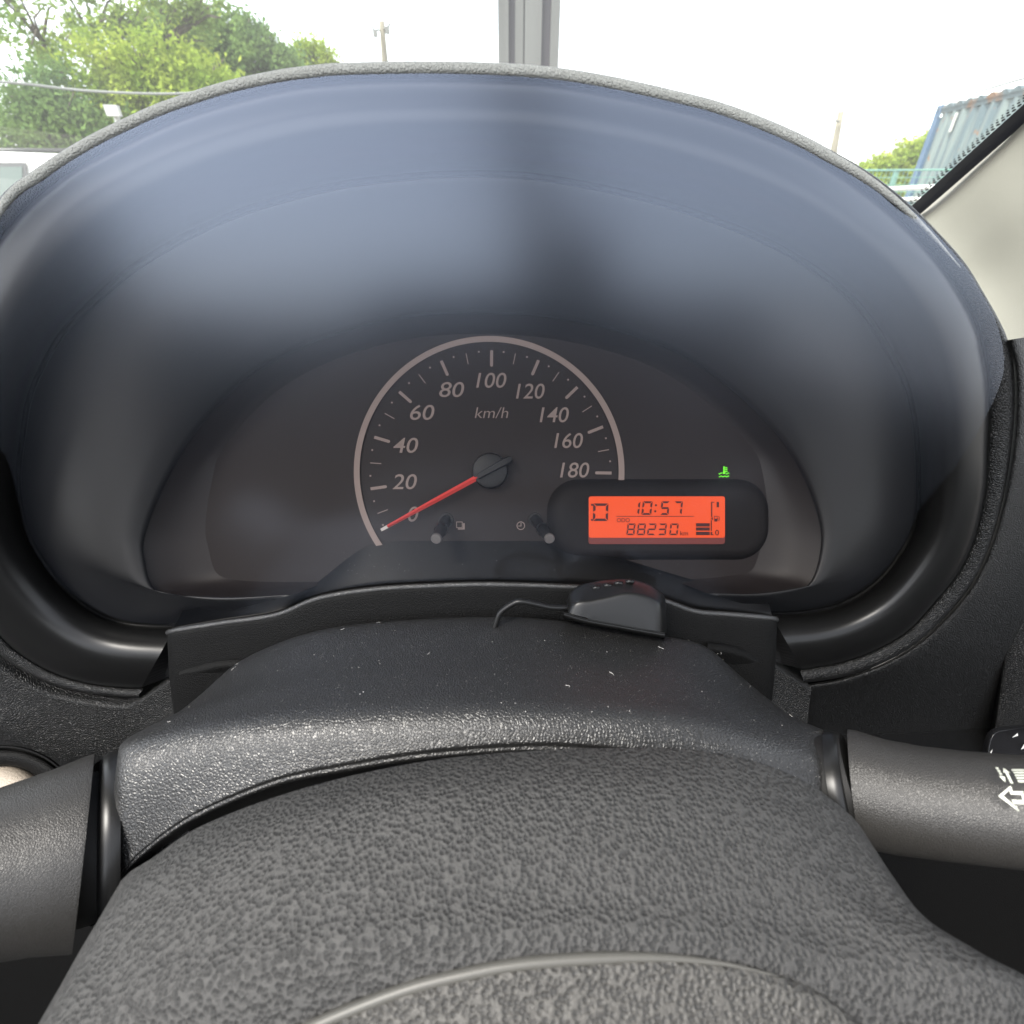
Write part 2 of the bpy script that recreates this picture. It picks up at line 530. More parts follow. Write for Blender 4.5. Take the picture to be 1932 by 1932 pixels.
def text_obj(name, body, cx, cy, h, wid, m, parent, lift, shear=0.18, thin=0.004, place=None):
    cu = bpy.data.curves.new(name + '_curve', 'FONT')
    cu.body = body; cu.size = 1.0; cu.shear = shear; cu.offset = thin
    cu.resolution_u = 6
    t = bpy.data.objects.new(name + '_tmp', cu)
    COL.objects.link(t)
    dg = bpy.context.evaluated_depsgraph_get()
    me = bpy.data.meshes.new_from_object(t.evaluated_get(dg))
    bpy.data.objects.remove(t)
    xs = [v.co.x for v in me.vertices]; ys = [v.co.y for v in me.vertices]
    x0, x1, y0, y1 = min(xs), max(xs), min(ys), max(ys)
    vs = []
    for v in me.vertices:
        qx = cx + (v.co.x - (x0 + x1) / 2) / (x1 - x0) * wid
        qy = cy - (v.co.y - (y0 + y1) / 2) / (y1 - y0) * h
        vs.append((place or D)(qx, qy, lift))
    fs = [tuple(p.vertices) for p in me.polygons]
    return new_obj(name, vs, fs, m, parent, smooth=False)
for s, x, y, wd in (('0', 780, 970, 20), ('20', 764, 909, 46), ('40', 766, 840.5, 47), ('60', 797, 778.5, 46), ('80', 852.5, 735.5, 47),
                    ('100', 927, 718, 57), ('120', 1000.5, 738.5, 54), ('140', 1045.5, 783, 55), ('160', 1072.5, 831.5, 54), ('180', 1084, 887, 55)):
    text_obj('numeral', s, x, y, 28.6, wd, M['print'], face, 0.0005)
text_obj('unit_lettering', 'km/h', 927.5, 779, 20.5, 63, M['print'], face, 0.0005, thin=-.004)
# clock and page icons
ic = MB(); ring_mb(ic, 982.6, 991.8, 6.4, 8.0, 0, 360, 0.0005, 32)
ic.add([D(982.2, 986.5, .0005), D(983.8, 986.5, .0005), D(983.8, 993, .0005), D(982.2, 993, .0005)], [(0, 1, 2, 3)])
ic.add([D(977.8, 991.6, .0006), D(983.8, 991.6, .0006), D(983.8, 993.1, .0006), D(977.8, 993.1, .0006)], [(0, 1, 2, 3)])
ic.build('clock_icon', M['print'], face)
pg = MB()
def rect(mb, x0, y0, x1, y1, lift, place=D):
    mb.add([place(x0, y0, lift), place(x1, y0, lift), place(x1, y1, lift), place(x0, y1, lift)], [(0, 1, 2, 3)])
rect(pg, 861, 984, 873, 985.4, .0005); rect(pg, 861, 994.6, 873, 996, .0005); rect(pg, 861, 985.4, 862.4, 994.6, .0005); rect(pg, 871.6, 985.4, 873, 994.6, .0005)
rect(pg, 873.6, 987, 877, 999, .0005); rect(pg, 864, 996.6, 873.6, 999, .0005)
pg.build('page_icon', M['print'], face)
# honeycomb of unlit lamp windows either side of the dial (faint dots)
# needle
na = math.atan2(-(999.3 - 889.5), 724.5 - 925.4)
nx, ny = math.cos(na), -math.sin(na)           # sketch direction of the tip
def nline(r, o, lift):
    return D(925.4 + nx * r - ny * o, 889.5 + ny * r + nx * o, lift)
needle = empty('needle', D(925, 889, 0.006), None, None)
needle.parent = cluster; needle.location = needle.location - cluster.location
nb = MB()
prof = [(24, 5.2), (120, 4.6), (215, 3.0)]
vs, fs = [], []
for r, o in prof:
    vs += [nline(r, -o, .005), nline(r, 0, .0062), nline(r, o, .005)]
for i in range(len(prof) - 1):
    fs += [(3 * i, 3 * i + 1, 3 * i + 4, 3 * i + 3), (3 * i + 1, 3 * i + 2, 3 * i + 5, 3 * i + 4)]
nb.add(vs, fs); nb.build('pointer', M['needle'], needle)
MB().add([nline(215, -3, .005), nline(229, -2.6, .005), nline(229, 2.6, .005), nline(215, 3, .005)], [(0, 1, 2, 3)]).build('pointer_tip', M['needle_tip'], needle)
def disc_stack(name, cx, cy, steps, m, parent, seg=40):
    """steps: (radius in sketch units, lift in metres)"""
    vs, fs = [], []
    for r, l in steps:
        for k in range(seg):
            a = 2 * math.pi * k / seg
            vs.append(D(cx + r * math.cos(a), cy + r * math.sin(a), l))
    for i in range(len(steps) - 1):
        fs += [(i * seg + k, i * seg + (k + 1) % seg, (i + 1) * seg + (k + 1) % seg, (i + 1) * seg + k) for k in range(seg)]
    fs.append(tuple((len(steps) - 1) * seg + k for k in range(seg)))
    return edge_smooth(new_obj(name, vs, fs, m, parent), 40)
disc_stack('needle_hub', 925.4, 889.5, [(33, 0.0), (33, .004), (31, .0056), (27, .006)], M['black'], needle)
bar = MB()
vs, fs = [], []
for r, o, l in ((26, 6.5, .0085), (-30, 8.5, .0085), (-40, 8.0, .008), (-45, 5.0, .0075)):
    vs += [nline(r, -o, .004), nline(r, -o * .6, l), nline(r, o * .6, l), nline(r, o, .004)]
for i in range(3):
    fs += [(4 * i + k, 4 * i + k + 1, 4 * i + k + 5, 4 * i + k + 4) for k in range(3)]
fs += [(0, 1, 2, 3), (12, 13, 14, 15)]
bar.add(vs, fs); edge_smooth(bar.build('needle_tail', M['black'], needle), 30)

# reset knobs: rods that stick out of round holes
def knob(hx, hy, hr, tx, ty, tr, wt):
    k = empty('reset_knob', D(hx, hy), None, None)
    k.parent = cluster; k.location = k.location - cluster.location
    disc_stack('knob_hole', hx, hy, [(hr + .8, .0002), (hr, .0006)], M['rubber'], k, 32)
    p0, p1 = D(hx, hy, .0), P(tx, ty, wt)
    r1 = tr / FQ * wt
    edge_smooth(MB().tube([p0, p0.lerp(p1, .6), p1], [r1 * 1.05, r1 * 1.05, r1 * .97], 28).build('knob_rod', M['black'], k))
    ax = (p1 - p0).normalized()
    edge_smooth(MB().tube([p1, p1 + ax * .0008, p1 + ax * .0012], [r1 * .97, r1 * .97, r1 * .85], 28).build('knob_end', M['chrome'], k))
    pr = p0.lerp(p1, .55)
    edge_smooth(MB().tube([pr - ax * .0006, pr, pr + ax * .0012], [r1 * 1.25, r1 * 1.38, r1 * 1.25], 28, False).build('knob_sleeve', M['gloss'], k))
knob(841.8, 981, 13.5, 823.8, 1015, 10.5, 0.199)
knob(1009.6, 980, 12.2, 1036, 1015, 10.2, 0.199)

# display housing and LCD
def rrect(x0, y0, x1, y1, r, n=8):
    pts = []
    for cx, cy, a0 in ((x1 - r, y0 + r, -90), (x1 - r, y1 - r, 0), (x0 + r, y1 - r, 90), (x0 + r, y0 + r, 180)):
        for k in range(n + 1):
            a = math.radians(a0 + 90 * k / n)
            pts.append((cx + r * math.cos(a), cy + r * math.sin(a)))
    return pts
def stack(name, outlines, m, parent, cap=True, ang=40):
    """outlines: list of (pts, lift), same count; closed loops joined, last one capped"""
    n = len(outlines[0][0]); vs, fs = [], []
    for pts, l in outlines:
        vs += [D(x, y, l) for x, y in pts]
    for i in range(len(outlines) - 1):
        fs += [(i * n + k, i * n + (k + 1) % n, (i + 1) * n + (k + 1) % n, (i + 1) * n + k) for k in range(n)]
    if cap:
        fs.append(tuple((len(outlines) - 1) * n + k for k in range(n)))
    return edge_smooth(new_obj(name, vs, fs, m, parent), ang)
stack('display_housing', [(rrect(1032, 904, 1450, 1056, 60), 0), (rrect(1039, 910, 1443, 1050, 56), .0026), (rrect(1052, 921, 1432, 1042, 46), .0046),
                          (rrect(1068, 931, 1418, 1034, 38), .0049)], M['pod'], cluster)
screen = stack('display_screen', [(rrect(1106.5, 937, 1357.5, 1025, 5), .0050), (rrect(1106.5, 937, 1357.5, 1025, 5), .0056)], M['lcd_reflection'], cluster)  # dim orange strip below the lit panel is its reflection, put into colour
stack('lit_panel', [(rrect(1107.2, 937.4, 1357, 1013.2, 4), .0056), (rrect(1107.2, 937.4, 1357, 1013.2, 4), .0059)], M['lcd'], screen)
LS = 0.0062
SEG = {'0': 'abcdef', '1': 'bc', '2': 'abged', '3': 'abgcd', '5': 'afgcd', '7': 'abc', '8': 'abcdefg'}
def seven(mb, ch, x0, y0, x1, y1, th, sl=0.12, gap=0.8):
    def pt(x, y): return D(x + (y1 - y) * sl - (y1 - y0) * sl / 2, y, LS)
    ym = (y0 + y1) / 2; g = gap
    S = {
        'a': [(x0 + g, y0), (x1 - g, y0), (x1 - g - th, y0 + th), (x0 + g + th, y0 + th)],
        'd': [(x0 + g + th, y1 - th), (x1 - g - th, y1 - th), (x1 - g, y1), (x0 + g, y1)],
        'g': [(x0 + g, ym), (x0 + g + th / 2, ym - th / 2), (x1 - g - th / 2, ym - th / 2), (x1 - g, ym), (x1 - g - th / 2, ym + th / 2), (x0 + g + th / 2, ym + th / 2)],
        'f': [(x0, y0 + g), (x0 + th, y0 + g + th), (x0 + th, ym - g - th / 2), (x0, ym - g)],
        'e': [(x0, ym + g), (x0 + th, ym + g + th / 2), (x0 + th, y1 - g - th), (x0, y1 - g)],
        'b': [(x1 - th, y0 + g + th), (x1, y0 + g), (x1, ym - g), (x1 - th, ym - g - th / 2)],
        'c': [(x1 - th, ym + g + th / 2), (x1, ym + g), (x1, y1 - g), (x1 - th, y1 - g - th)]}
    for s in SEG[ch]:
        vs = [pt(*p) for p in S[s]]
        mb.add(vs, [tuple(range(len(vs)))])
def Lx(z): return 1084.8 + z * .15708
def Ly(z): return 916.9 + z * .15708
gr = MB(); seven(gr, '0', 1114.5, 950.2, 1142.5, 982.6, 4.6, .03, 1.0)
gr.add([D(1111, 951, LS), D(1116, 951, LS), D(1116, 954.6, LS), D(1111, 954.6, LS)], [(0, 1, 2, 3)])
gr.add([D(1110.5, 978.4, LS), D(1114.5, 979.4, LS), D(1114.8, 982.4, LS), D(1111, 981.8, LS)], [(0, 1, 2, 3)])
gr.build('gear_indicator', M['lcd_dark'], screen)
tm = MB()
for ch, a, b in (('1', 640, 735), ('0', 762, 878), ('5', 980, 1080), ('7', 1130, 1232)):
    seven(tm, ch, Lx(a), 946.3, Lx(b), 971.4, 3.6)
for yy in (953.6, 964.6):
    c = [D(Lx(920) + (0.6 if yy < 960 else -0.6) + 2.1 * math.cos(k * math.pi / 5), yy + 2.1 * math.sin(k * math.pi / 5), LS) for k in range(10)]
    tm.add(c, [tuple(range(10))])
tm.build('clock_digits', M['lcd_dark'], screen)
dl = MB(); rect(dl, Lx(460), 973.3, Lx(1368), 974.5, LS); dl.build('divider_line', M['lcd_dark'], screen)
text_obj('odometer_lettering', 'ODO', 1170, 981, 7.6, 24, M['lcd_dark'], screen, LS, shear=0, thin=.012)
od = MB()
for ch, a, b in (('8', 585, 680), ('8', 706, 802), ('2', 826, 924), ('3', 950, 1046), ('0', 1086, 1184)):
    seven(od, ch, Lx(a), 987, Lx(b), 1008.5, 3.0)
od.build('odometer_digits', M['lcd_dark'], screen)
text_obj('distance_lettering', 'km', Lx(1254), Ly(560), 8, 14.5, M['lcd_dark'], screen, LS, shear=0, thin=.012)
fg = MB()
for a, b in ((443, 483), (492, 530), (543, 583)):
    rect(fg, Lx(1392), Ly(a), Lx(1552), Ly(b), LS)
rect(fg, Lx(1568), Ly(200), Lx(1582), Ly(372), LS); rect(fg, Lx(1568), Ly(193), Lx(1606), Ly(203), LS + .0001)
rect(fg, Lx(1564), Ly(408), Lx(1577), Ly(534), LS); rect(fg, Lx(1562), Ly(545), Lx(1582), Ly(583), LS); rect(fg, Lx(1582), Ly(573), Lx(1597), Ly(583), LS)
fg.add([D(Lx(1562), Ly(390), LS), D(Lx(1590), Ly(372), LS), D(Lx(1590), Ly(408), LS)], [(0, 1, 2)])
rect(fg, Lx(1604), Ly(358), Lx(1642), Ly(366), LS); rect(fg, Lx(1604), Ly(366), Lx(1610), Ly(390), LS); rect(fg, Lx(1636), Ly(366), Lx(1642), Ly(390), LS)
rect(fg, Lx(1604), Ly(390), Lx(1642), Ly(424), LS)
rect(fg, Lx(1646), Ly(362), Lx(1662), Ly(368), LS); rect(fg, Lx(1660), Ly(368), Lx(1667), Ly(412), LS); rect(fg, Lx(1648), Ly(408), Lx(1660), Ly(414), LS); rect(fg, Lx(1646), Ly(385), Lx(1651), Ly(408), LS)
fg.build('fuel_gauge', M['lcd_dark'], screen)
text_obj('full_mark', '1', Lx(1646), Ly(226), 10, 4.4, M['lcd_dark'], screen, LS, shear=0, thin=.012)
text_obj('empty_mark', '0', Lx(1637), Ly(553), 10.4, 7.0, M['lcd_dark'], screen, LS, shear=0, thin=.012)
# green coolant lamp
wl = MB()
rect(wl, 1364, 880, 1366, 892, .0005)
for y in (882, 885.4, 888.8): rect(wl, 1366.5, y, 1371.5, y + 1.6, .0005)
c = [D(1365 + 2.6 * math.cos(k * math.pi / 6), 892.0 + 2.4 * math.sin(k * math.pi / 6), .0006) for k in range(12)]
wl.add(c, [tuple(range(12))])
for y0, xa, xb in ((893.5, 1355, 1361.5), (893.5, 1368.5, 1375), (899, 1355.5, 1374.5)):
    n = 12; vs = []
    for k in range(n + 1):
        x = xa + (xb - xa) * k / n
        yy = y0 + 1.1 * math.sin((x - 1355) * 0.95)
        vs += [D(x, yy - .75, .0005), D(x, yy + .75, .0005)]
    wl.add(vs, [(2 * k, 2 * k + 1, 2 * k + 3, 2 * k + 2) for k in range(n)])
wl.build('warning_lamp', M['green_lamp'], cluster)

# floor shelf below the dial, ridge lip and fascia
R = [(328,1187),(420,1172),(525,1156),(600,1126),(700,1109),(810,1102),(925,1099),(1080,1104),(1180,1112),(1255,1131),(1310,1150),(1380,1156),(1456,1163)]
def lens_w(x, y):
    return rim(x, y, -.008 + .006 * ((y - 160) / 1000.) ** 2)
def lipw(x, y): return rim(x, y, -0.001)
sh_back = [(345,1152,.214),(440,1134,.216),(560,1119,.2185),(610,1090,WD),(650,1058,WD),(690,1032,WD),(740,1022,WD),(830,1021,WD),(925,1021,WD),(1040,1022,WD),(1110,1034,WD),(1200,1062,WD),(1300,1092,WD),(1390,1118,.2185),(1445,1138,.215)]
sM = qc(R, lipw)
floor_rows = [spline(qc([(x, y, w - .0004) for x, y, w in sh_back]), 80), spline([p + (p - CAM).normalized() * .006 + UP * .0005 for p in sM], 80), spline([p + FWD * .003 for p in sM], 80)]
grid_mesh('dial_floor', [[a.lerp(b, t) + UP * (.010 * t * (1 - t) * max(0, min(1, (a.x - .004) / .03))) for a, b in zip(floor_rows[0], floor_rows[1])] for t in (0, .12, .25, .38, .5, .62, .75, .88, 1)] + [floor_rows[2]], M['floor'], cluster)
sR = [P(326, 1196, rim(326, 1196, .030)), P(324, 1191, rim(324, 1191, .010))] + qc(R, lipw) + [P(1460, 1167, rim(1460, 1167, .010)), P(1458, 1172, rim(1458, 1172, .030))]
NL = 90
sR = spline(sR, NL)
lip = [[p + FWD * .09 - UP * .001 + RIGHT * (p.x * .46) for p in sR], [p + FWD * .03 - UP * .0012 + RIGHT * (p.x * .16) for p in sR], [p + FWD * .004 - UP * .0006 for p in sR], [p + FWD * .0015 + UP * .0002 for p in sR], [p - UP * .0003 - FWD * .0003 for p in sR], [p - UP * .0013 - FWD * .0013 for p in sR], [p - UP * .0028 - FWD * .0016 for p in sR],
       [p - UP * .010 - FWD * .001 for p in sR], [p - UP * .022 for p in sR], [p - UP * .045 + FWD * .004 for p in sR]]
grid_mesh('fascia', loft_pts(lip, NL, 2), M['dash'], cluster)

M['dust'] = mat("pale_dust", (0.11, 0.107, 0.104), 0.9, 0.1)
dr = random.Random(5)
dm = MB()
for k in range(110):
    x = dr.choice([dr.gauss(735, 60), dr.gauss(600, 90), dr.uniform(420, 1500)])
    y = dr.gauss(1062, 16) + abs(x - 925) / 26.
    p = P(x, y, lens_w(x, y) - .0003)
    r = dr.uniform(.00005, .00014)
    dx, dy = RIGHT * r * dr.uniform(.6, 2.2), UP * r
    dm.add([p - dx, p - dy, p + dx, p + dy], [(0, 1, 2, 3)])
tag(dm.build('dust_specks', M['dust'], cluster), kind='stuff')
MB().tube([p - UP * .0007 - FWD * .0006 for p in sR], .00125, 12).build('lip_edge', M['lip'], cluster, True)
# clear front lens: flat sheet on the rim plane, top edge on the hood rim, lower edge in the groove
top = [p for p in spline([P(x, y, 1) for x, y in T], 400)]
lens_q = [(328,1180),(217,1166),(117,1105),(60,1030),(38,960),(10,860),(-60,770),(-108,650),(-72,525),(1,379),(118,291),(222,235),(354,181),(521,138),(646,124),
          (793,121),(933,124),(1052,133),(1214,162),(1353,196),(1520,263),(1620,319),(1721,396),(1771,446),(1821,503),(1854,557),(1880,608),(1895,690),(1868,770),(1810,870),(1735,960),
          (1716,1008),(1690,1050),(1655,1090),(1612,1120),(1565,1140),(1456,1155),(1310,1142),(1255,1122),(1180,1106),(1080,1098),(925,1093),(810,1096),(700,1103),(600,1120),(525,1150),(420,1166)]
lens_b = spline([(x, y, 0) for x, y in lens_q], 180)
vs, fs = [], []
TS = [1 - .05 * k for k in range(20)]
for t in TS:
    for p in lens_b:
        x, y = 890 + (p.x - 890) * t, 640 + (p.y - 640) * t
        vs.append(P(x, y, lens_w(x, y)))
nb_ = len(lens_b)
for i in range(len(TS) - 1):
    fs += [(i * nb_ + k, i * nb_ + (k + 1) % nb_, (i + 1) * nb_ + (k + 1) % nb_, (i + 1) * nb_ + k) for k in range(nb_)]
vs.append(P(890, 640, lens_w(890, 640))); fs += [((len(TS) - 1) * nb_ + k, (len(TS) - 1) * nb_ + (k + 1) % nb_, len(vs) - 1) for k in range(nb_)]
new_obj('front_lens', vs, fs, M['clear'], cluster)

# ================================================================== DASHBOARD
dash = empty('dashboard', P(966, 1350, 0.24), 'black grained vinyl dashboard wrapped round the instrument hood', 'dashboard')
sV = spline(qc(V, lambda x, y: rim(x, y, 0.004)), NH)
n_out = []
for i, p in enumerate(sV):
    t = (sV[min(i + 1, NH - 1)] - sV[max(i - 1, 0)]).normalized()
    o = t.cross(FWD).normalized()
    n_out.append(o if o.dot(p - P(900, 800, 0.17)) > 0 else -o)
vin = [[p + (p - CAM).normalized() * .006 for p in sT], [a.lerp(b, .25) + FWD * .0008 for a, b in zip(sT, sV)], [a.lerp(b, .6) - FWD * .0018 for a, b in zip(sT, sV)],
       [a.lerp(b, .92) - FWD * .0010 for a, b in zip(sT, sV)],
       [p + o * .001 + FWD * .004 for p, o in zip(sV, n_out)], [p + o * .0025 + FWD * .014 for p, o in zip(sV, n_out)],
       [p + o * .004 + FWD * .04 for p, o in zip(sV, n_out)], [p + o * .006 + FWD * .08 for p, o in zip(sV, n_out)]]
grid_mesh('hood_surround', loft_pts(vin[:4], NH, 3), M['vinyl'], dash)
def qy_of(p): return 966 - (p - CAM).dot(UP) / (p - CAM).dot(FWD) * FQ
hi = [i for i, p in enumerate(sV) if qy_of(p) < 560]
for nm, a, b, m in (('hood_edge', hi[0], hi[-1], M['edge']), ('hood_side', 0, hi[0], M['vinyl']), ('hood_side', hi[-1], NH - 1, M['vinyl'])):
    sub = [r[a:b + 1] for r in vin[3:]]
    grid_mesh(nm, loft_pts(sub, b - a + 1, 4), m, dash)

def lower_(pts, d): return [(x, y + d) for x, y in pts]
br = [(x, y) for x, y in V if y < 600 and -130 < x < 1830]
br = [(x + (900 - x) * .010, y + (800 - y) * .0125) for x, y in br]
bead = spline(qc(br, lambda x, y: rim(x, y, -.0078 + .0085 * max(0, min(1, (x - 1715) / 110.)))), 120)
M['skylit'] = grain(mat('skylit_roll_vinyl', (0.40, 0.40, 0.365), 0.75, 0.3), 1500, 0.7, 0.0004)
MB().tube(bead, [.0013 * min(1, .25 + k / 20., .12 + (119 - k) / 26.) for k in range(120)], 14).build('edge_light_roll', M['skylit'], dash, True)  # added bead; its pale colour stands for sky light on the dark rim
# faces below the ring, left and right, with their rounded upper ridge
def strip(name, top_pts, drops, m, n=50):
    """top_pts world curve; drops: list of (down, forward) metres"""
    s = spline(top_pts, n)
    rows = [[p - UP * d + FWD * f for p in s] for d, f in drops]
    return grid_mesh(name, loft_pts(rows, n, 3), m, dash)
drops = [(-.0035, .034), (-.0016, .006), (-.0008, .002), (0, 0), (.0016, -.0010), (.0036, -.0006), (.012, .001), (.03, .004), (.06, .02), (.12, .06)]
LF = [(-330,1120),(-200,1130),(-120,1160),(-40,1228),(0,1252),(40,1278),(95,1304),(160,1320),(234,1328),(262,1320),(285,1305),(320,1281),(345,1263),(362,1260),(374,1272)]
strip('lower_panel', qc(LF, lambda x, y: rim(x, y, 0.001)), drops, M['vinyl'])
RF = [(1402,1246),(1412,1232),(1422,1229),(1440,1238),(1475,1261),(1500,1279),(1514,1288),(1528,1294)]
strip('lower_panel', qc(RF, lambda x, y: rim(x, y, -.0005)), drops, M['vinyl'])
# inner filler pieces beside the shroud
for FT in ([(338,1262),(372,1252),(420,1242),(475,1240)], [(1335,1210),(1370,1214),(1400,1222),(1432,1238)]):
    dn = lambda d, o: qc(lower_(FT, d), lambda x, y: rim(x, y, o))
    loft('filler_panel', [dn(-8, .004), dn(0, -.008), dn(7, -.0115), dn(20, -.0125), dn(160, -.012)], M['dash'], dash, 20, 3)
loft('lower_panel', [qc([(1380,1200,.275),(1480,1220,.275),(1560,1240,.275),(1640,1240,.275)]), qc([(1380,1330,.272),(1480,1340,.272),(1560,1350,.272),(1660,1350,.272)]),
                     qc([(1380,1480,.270),(1480,1480,.270),(1560,1480,.270),(1680,1480,.270)])], M['dash'], dash, 20, 3)
# knee panel behind everything low down
loft('knee_panel', [qc([(-700,1350,.30),(300,1380,.262),(966,1400,.258),(1600,1380,.262),(2600,1350,.30)]), qc([(-700,1700,.28),(300,1700,.275),(966,1700,.27),(1600,1700,.275),(2600,1700,.28)]),
                    qc([(-700,2300,.36),(300,2300,.36),(966,2300,.36),(1600,2300,.36),(2600,2300,.36)])], M['dash'], dash, 40, 5)
# dash top running to the windscreen base
zt = CAM.z - 0.130
grid_mesh('dash_top', [[Vector((x, y, zt + dz)) for x in (-1.0, -.7, -.45, -.2, 0, .2, .36, .46)] for y, dz in ((.22, -.004), (.3, .004), (.4, .006), (.5, .0), (.60, -.02))], M['vinyl'], dash)
poly('leak_backing_panel', [Vector((x, .64, z)) for x, z in ((-1.12, .25), (.56, .25), (.56, CAM.z - .16), (-1.12, CAM.z - .16))], M['rubber'], dash, Vector((0, .02, 0)))  # added dark backing that blocks bright leaks through gaps in the dash
# right end of the dash beside the hood: flows on from the surround
VR = [(1899,642),(1912,700),(1913,790),(1903,880),(1886,965),(1863,1040),(1831,1105),(1785,1162),(1729,1214),(1665,1252),(1590,1279),(1540,1288),(1506,1292)]
def grow(pts, k, cx=900, cy=800):
    out, n = [], len(pts)
    for i, (x, y) in enumerate(pts):
        f = min(1.0, (n - 1 - i) / 5.0)               # the last points drop straight down
        out.append((x + (x - cx) * (k - 1) * f, y + (y - cy) * (k - 1)))
    return out
loft('dash_end', [qc(VR, lambda x, y: rim(x, y, .0065)), qc(grow(VR, 1.006), lambda x, y: rim(x, y, .0015)), qc(grow(VR, 1.02), lambda x, y: rim(x, y, .0010)), qc(grow(VR, 1.05), lambda x, y: rim(x, y, .0045)),
                  qc(grow(VR, 1.10), lambda x, y: rim(x, y, .010)), qc(grow(VR, 1.22), lambda x, y: rim(x, y, .022)), qc(grow(VR, 1.5), lambda x, y: rim(x, y, .05))], M['vinyl'], dash, 70, 4)
SP = [(1934,820),(1920,920),(1914,1020),(1911,1120),(1903,1200),(1890,1290),(1875,1400),(1868,1480)]
sp_ = lambda dx, d: qc([(x + dx, y) for x, y in SP], lambda x, y: rim(x, y, d))
loft('side_panel', [sp_(-14, .040), sp_(-4, .019), sp_(4, .0150), sp_(40, .012), sp_(130, .008), sp_(260, .006)], M['vinyl'], dash, 30, 3)

# mirror switch panel at the far right
sw = loft('switch_panel', [qc([(1852,1440,.178),(1856,1400,.178),(1866,1380,.178),(1884,1372,.178),(1935,1366,.178),(2040,1350,.178)]),
                      qc([(1862,1440,.175),(1866,1405,.175),(1874,1386,.175),(1888,1379,.175),(1936,1373,.175),(2040,1358,.175)]),
                      qc([(1866,1450,.1755),(1870,1420,.1755),(1878,1400,.1755),(1892,1392,.1755),(1936,1385,.1755),(2040,1370,.1755)]),
                      qc([(1866,1500,.178),(1880,1500,.178),(1900,1500,.178),(1920,1500,.178),(1940,1500,.178),(2040,1500,.178)])], M['gloss'], dash, 30, 3)
mk = MB()
for tri in ([(1909,1392),(1920,1383),(1921,1388)], [(1862,1428),(1873,1413),(1867,1432)], [(1926,1414),(1936,1398),(1938,1410)]):
    mk.add([P(x, y, .1735) for x, y in tri], [(0, 1, 2)])
mk.build('arrow_marks', M['grey_mark'], sw)
# tan round vent flap at the far left
vc = (8, 1545)
vent = loft('vent_surround', [[P(vc[0] + r * math.cos(a), vc[1] - r * .92 * math.sin(a), w) for a in [math.radians(10 + 160 * k / 16) for k in range(17)]]
                      for r, w in ((152, .206), (147, .204), (143, .209), (139, .206), (112, .206), (108, .212))], M['dash'], dash, 60, 2)
loft('vent_flap', [[P(vc[0] - 4 + r * math.cos(a), vc[1] - 2 - r * .92 * math.sin(a), w) for a in [math.radians(5 + 170 * k / 16) for k in range(17)]]
                   for r, w in ((108, .213), (104, .209), (80, .204), (40, .201), (2, .200))], M['beige_dark'], dash, 50, 3)

# ================================================================== STEERING COLUMN SHROUD
column = empty('steering_column', P(950, 1400, .17), 'black grained steering column shroud below the instrument cluster', 'column shroud')
S0 = [(386,1312),(430,1264),(500,1226),(600,1193),(740,1175),(940,1167),(1100,1179),(1250,1203),(1330,1222),(1385,1265),(1438,1312)]
S1 = [(316,1358),(400,1308),(550,1260),(750,1235),(950,1228),(1150,1235),(1300,1263),(1430,1318),(1500,1356)]
S2 = [(244,1392),(350,1352),(550,1312),(750,1293),(950,1286),(1150,1293),(1330,1322),(1480,1368),(1560,1384)]
S3 = [(224,1450),(300,1420),(450,1382),(600,1360),(800,1344),(1000,1338),(1200,1348),(1350,1372),(1500,1420),(1594,1455)]
S4 = [(207,1673),(241,1617),(284,1577),(351,1530),(434,1490),(535,1453),(646,1431),(800,1407),(1000,1393),(1150,1400),(1300,1418),(1430,1442),(1540,1490),(1620,1560)]
def lower(pts, d): return [(x, y + d) for x, y in pts]
def ends(pts, w, dw=.03, dx=6, dy=20):
    a, b = pts[0], pts[-1]
    return qc([(a[0] + dx, a[1] + dy, w + dw), (a[0] + 1, a[1] + dy * .3, w + dw * .4)] + [(x, y, w) for x, y in pts] + [(b[0] - 1, b[1] + dy * .3, w + dw * .4), (b[0] - dx, b[1] + dy, w + dw)])
cover = loft('upper_cover', [ends(lower(S0, 30), .204), ends(lower(S0, 4), .199), ends(S0, .195), ends(S1, .174), ends(S2, .156), ends(S3, .1435), ends(S4, .139), ends(lower(S4, 14), .1392), ends(lower(S4, 30), .142), ends(lower(S4, 50), .17)],
     M['shroud'], column, 110, 5)
M['lint'] = mat('pale_lint', (0.45, 0.44, 0.42), 0.9, 0.1)
lr = random.Random(41)
lm = MB()
cv = [(v.co.copy(), v.normal.copy()) for v in cover.data.vertices]
cv = [(p, n) for p, n in cv if 1175 < qy_of(p) < 1385 and abs(p.x) < .11]
for k in range(120):
    p, n = lr.choice(cv)
    if n.dot(CAM - p) < 0: n = -n
    t = n.orthogonal().normalized(); t.rotate(Matrix.Rotation(lr.uniform(0, 6.28), 3, n))
    b = n.cross(t)
    p = p + t * lr.uniform(-.002, .002) + b * lr.uniform(-.002, .002) + n * .0002
    if k < 22:
        L = lr.uniform(.0008, .0022)
        lm.tube([p, p + t * L * .5 + b * L * lr.uniform(-.3, .3), p + t * L], .00007, 4)
    else:
        r = lr.uniform(.00008, .00020)
        lm.add([p + t * r, p + b * r, p - t * r, p - b * r, p + n * r], [(0, 1, 4), (1, 2, 4), (2, 3, 4), (3, 0, 4)])
tag(lm.build('lint_specks', M['lint'], column), kind='stuff')
